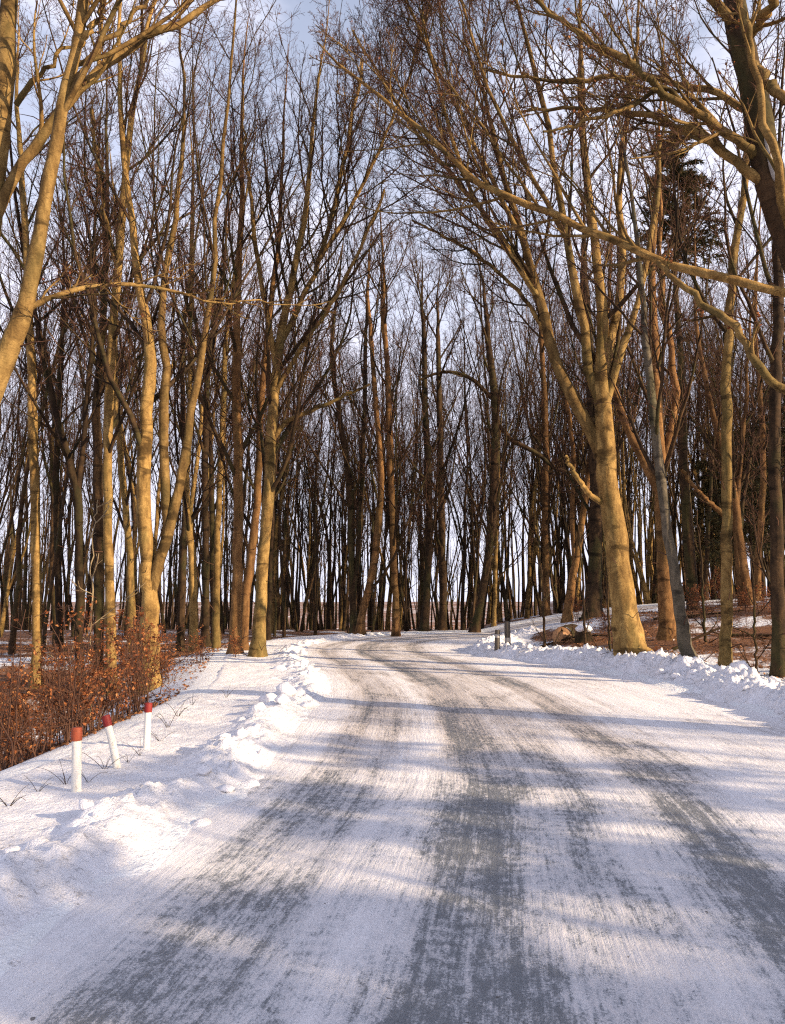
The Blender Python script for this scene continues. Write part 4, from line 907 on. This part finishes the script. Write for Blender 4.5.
# fallen leaves: ground cover
r = np.random.default_rng(91); A = Acc()
def scatter(n, xa, xb, ya, yb, keep):
    x = r.uniform(xa, xb, n); y = r.uniform(ya, yb, n); s1, t1 = st(x, y); k = keep(x, y, t1); x, y = x[k], y[k]
    return np.c_[x, y, ground(x, y) + .012]
p1 = scatter(80000, 4, 24, 11, 36, lambda x, y, t: (t > HW + 1.5) & (r.random(len(x)) < np.clip(.42 + 1.1 * fbm(x * .45, y * .45, 71, 3), 0, 1)))
p2 = scatter(50000, -18, -3, 6, 32, lambda x, y, t: (t < -HW - 2.6) & (r.random(len(x)) < np.clip(.5 + .9 * fbm(x * .5, y * .5, 72, 3), 0, 1)))
leafquads(A, np.concatenate([p1, p2]), r, .075, True)
tag(link('fallen_leaves', A.mesh('fallen_leaves', [M_LITTER], False)), 'brown fallen beech leaves scattered over the forest floor', 'leaves', kind='stuff')
# low twiggy undergrowth on the forest floor
A = Acc()
q = np.concatenate([scatter(2600, 5, 26, 14, 42, lambda x, y, t: (t > HW + 2.2) & (fbm(x * .3, y * .3, 81, 2) > -.05)), scatter(1500, -24, -4, 9, 36, lambda x, y, t: (t < -HW - 3) )])
n = len(q); k = 6; h = np.linspace(0, 1, k); L = r.uniform(.25, .8, n); d = r.normal(0, .5, (n, 2))
P = np.zeros((n, k, 3)); P[:, :, :2] = q[:, None, :2] + d[:, None] * L[:, None, None] * h[None, :, None]; P[:, :, 2] = q[:, 2:3] + L[:, None] * (h - .35 * h ** 2)
Rd = np.full((n, k), .006) * np.linspace(1, .5, k); A.tubes(P, Rd, 3)
a, ra = kids(P, Rd, 4, .2, .95, .4, 1.1, .45, .7, .004, .003, 4, .02, .2, r); A.tubes(a, ra, 3)
tag(link('undergrowth', A.mesh('undergrowth', [M_TWIG])), 'low tangle of brown twigs on the forest floor', 'undergrowth', kind='stuff')

# ------------------------------------------------------------------ light
sd = Vector((math.sin(AZ) * math.cos(EL), math.cos(AZ) * math.cos(EL), math.sin(EL)))
L = bpy.data.lights.new('sun', 'SUN'); L.energy = 4.8; L.angle = R(.5); L.color = (1.0, .78, .51)
lo = bpy.data.objects.new('sun', L); COL.objects.link(lo); lo.rotation_euler = sd.to_track_quat('Z', 'Y').to_euler()
w = bpy.data.worlds.new('World'); scene.world = w; w.use_nodes = True; t = w.node_tree; t.nodes.clear()
out = t.nodes.new('ShaderNodeOutputWorld'); bg = t.nodes.new('ShaderNodeBackground'); bg.inputs[1].default_value = .10
sky = t.nodes.new('ShaderNodeTexSky'); sky.sky_type = 'NISHITA'; sky.sun_disc = False; sky.sun_elevation = EL; sky.sun_rotation = AZ; sky.air_density = 1.0; sky.dust_density = 1.2; sky.ozone_density = 1.5
tc = t.nodes.new('ShaderNodeTexCoord'); mp = t.nodes.new('ShaderNodeMapping'); mp.inputs['Scale'].default_value = (1.6, 1.6, 3.6); t.links.new(tc.outputs['Generated'], mp.inputs[0])
no = t.nodes.new('ShaderNodeTexNoise'); no.inputs['Scale'].default_value = 1.9; no.inputs['Detail'].default_value = 6; no.inputs['Roughness'].default_value = .55; t.links.new(mp.outputs[0], no.inputs['Vector'])
mr = t.nodes.new('ShaderNodeMapRange'); mr.interpolation_type = 'SMOOTHSTEP'; mr.inputs[1].default_value = .40; mr.inputs[2].default_value = .60; mr.inputs[3].default_value = .0; mr.inputs[4].default_value = 1.0; t.links.new(no.outputs['Fac'], mr.inputs[0])
sz = t.nodes.new('ShaderNodeSeparateXYZ'); t.links.new(tc.outputs['Generated'], sz.inputs[0])
hz = t.nodes.new('ShaderNodeMapRange'); hz.interpolation_type = 'SMOOTHSTEP'; hz.inputs[1].default_value = .02; hz.inputs[2].default_value = 1.05; hz.inputs[3].default_value = 1.0; hz.inputs[4].default_value = .0; t.links.new(sz.outputs[2], hz.inputs[0])
cm = t.nodes.new('ShaderNodeMath'); cm.operation = 'MULTIPLY_ADD'; cm.use_clamp = True; t.links.new(mr.outputs[0], cm.inputs[0]); cm.inputs[1].default_value = .62; t.links.new(hz.outputs[0], cm.inputs[2])
mx = t.nodes.new('ShaderNodeMix'); mx.data_type = 'RGBA'; t.links.new(cm.outputs[0], mx.inputs[0]); t.links.new(sky.outputs[0], mx.inputs[6]); mx.inputs[7].default_value = (5.1, 5.15, 6.15, 1)
t.links.new(mx.outputs[2], bg.inputs[0]); t.links.new(bg.outputs[0], out.inputs[0])
vs = scene.view_settings; vs.view_transform = 'Standard'; vs.look = 'None'; vs.exposure = 1.05; vs.gamma = 1.0; vs.use_curve_mapping = False
scene.cycles.use_adaptive_sampling = True; scene.cycles.adaptive_threshold = .025; scene.cycles.use_denoising = False; scene.cycles.pixel_filter_type = 'BLACKMAN_HARRIS'; scene.cycles.filter_width = 1.2
scene.cycles.max_bounces = 4; scene.cycles.diffuse_bounces = 1; scene.cycles.glossy_bounces = 2; scene.cycles.transparent_max_bounces = 4
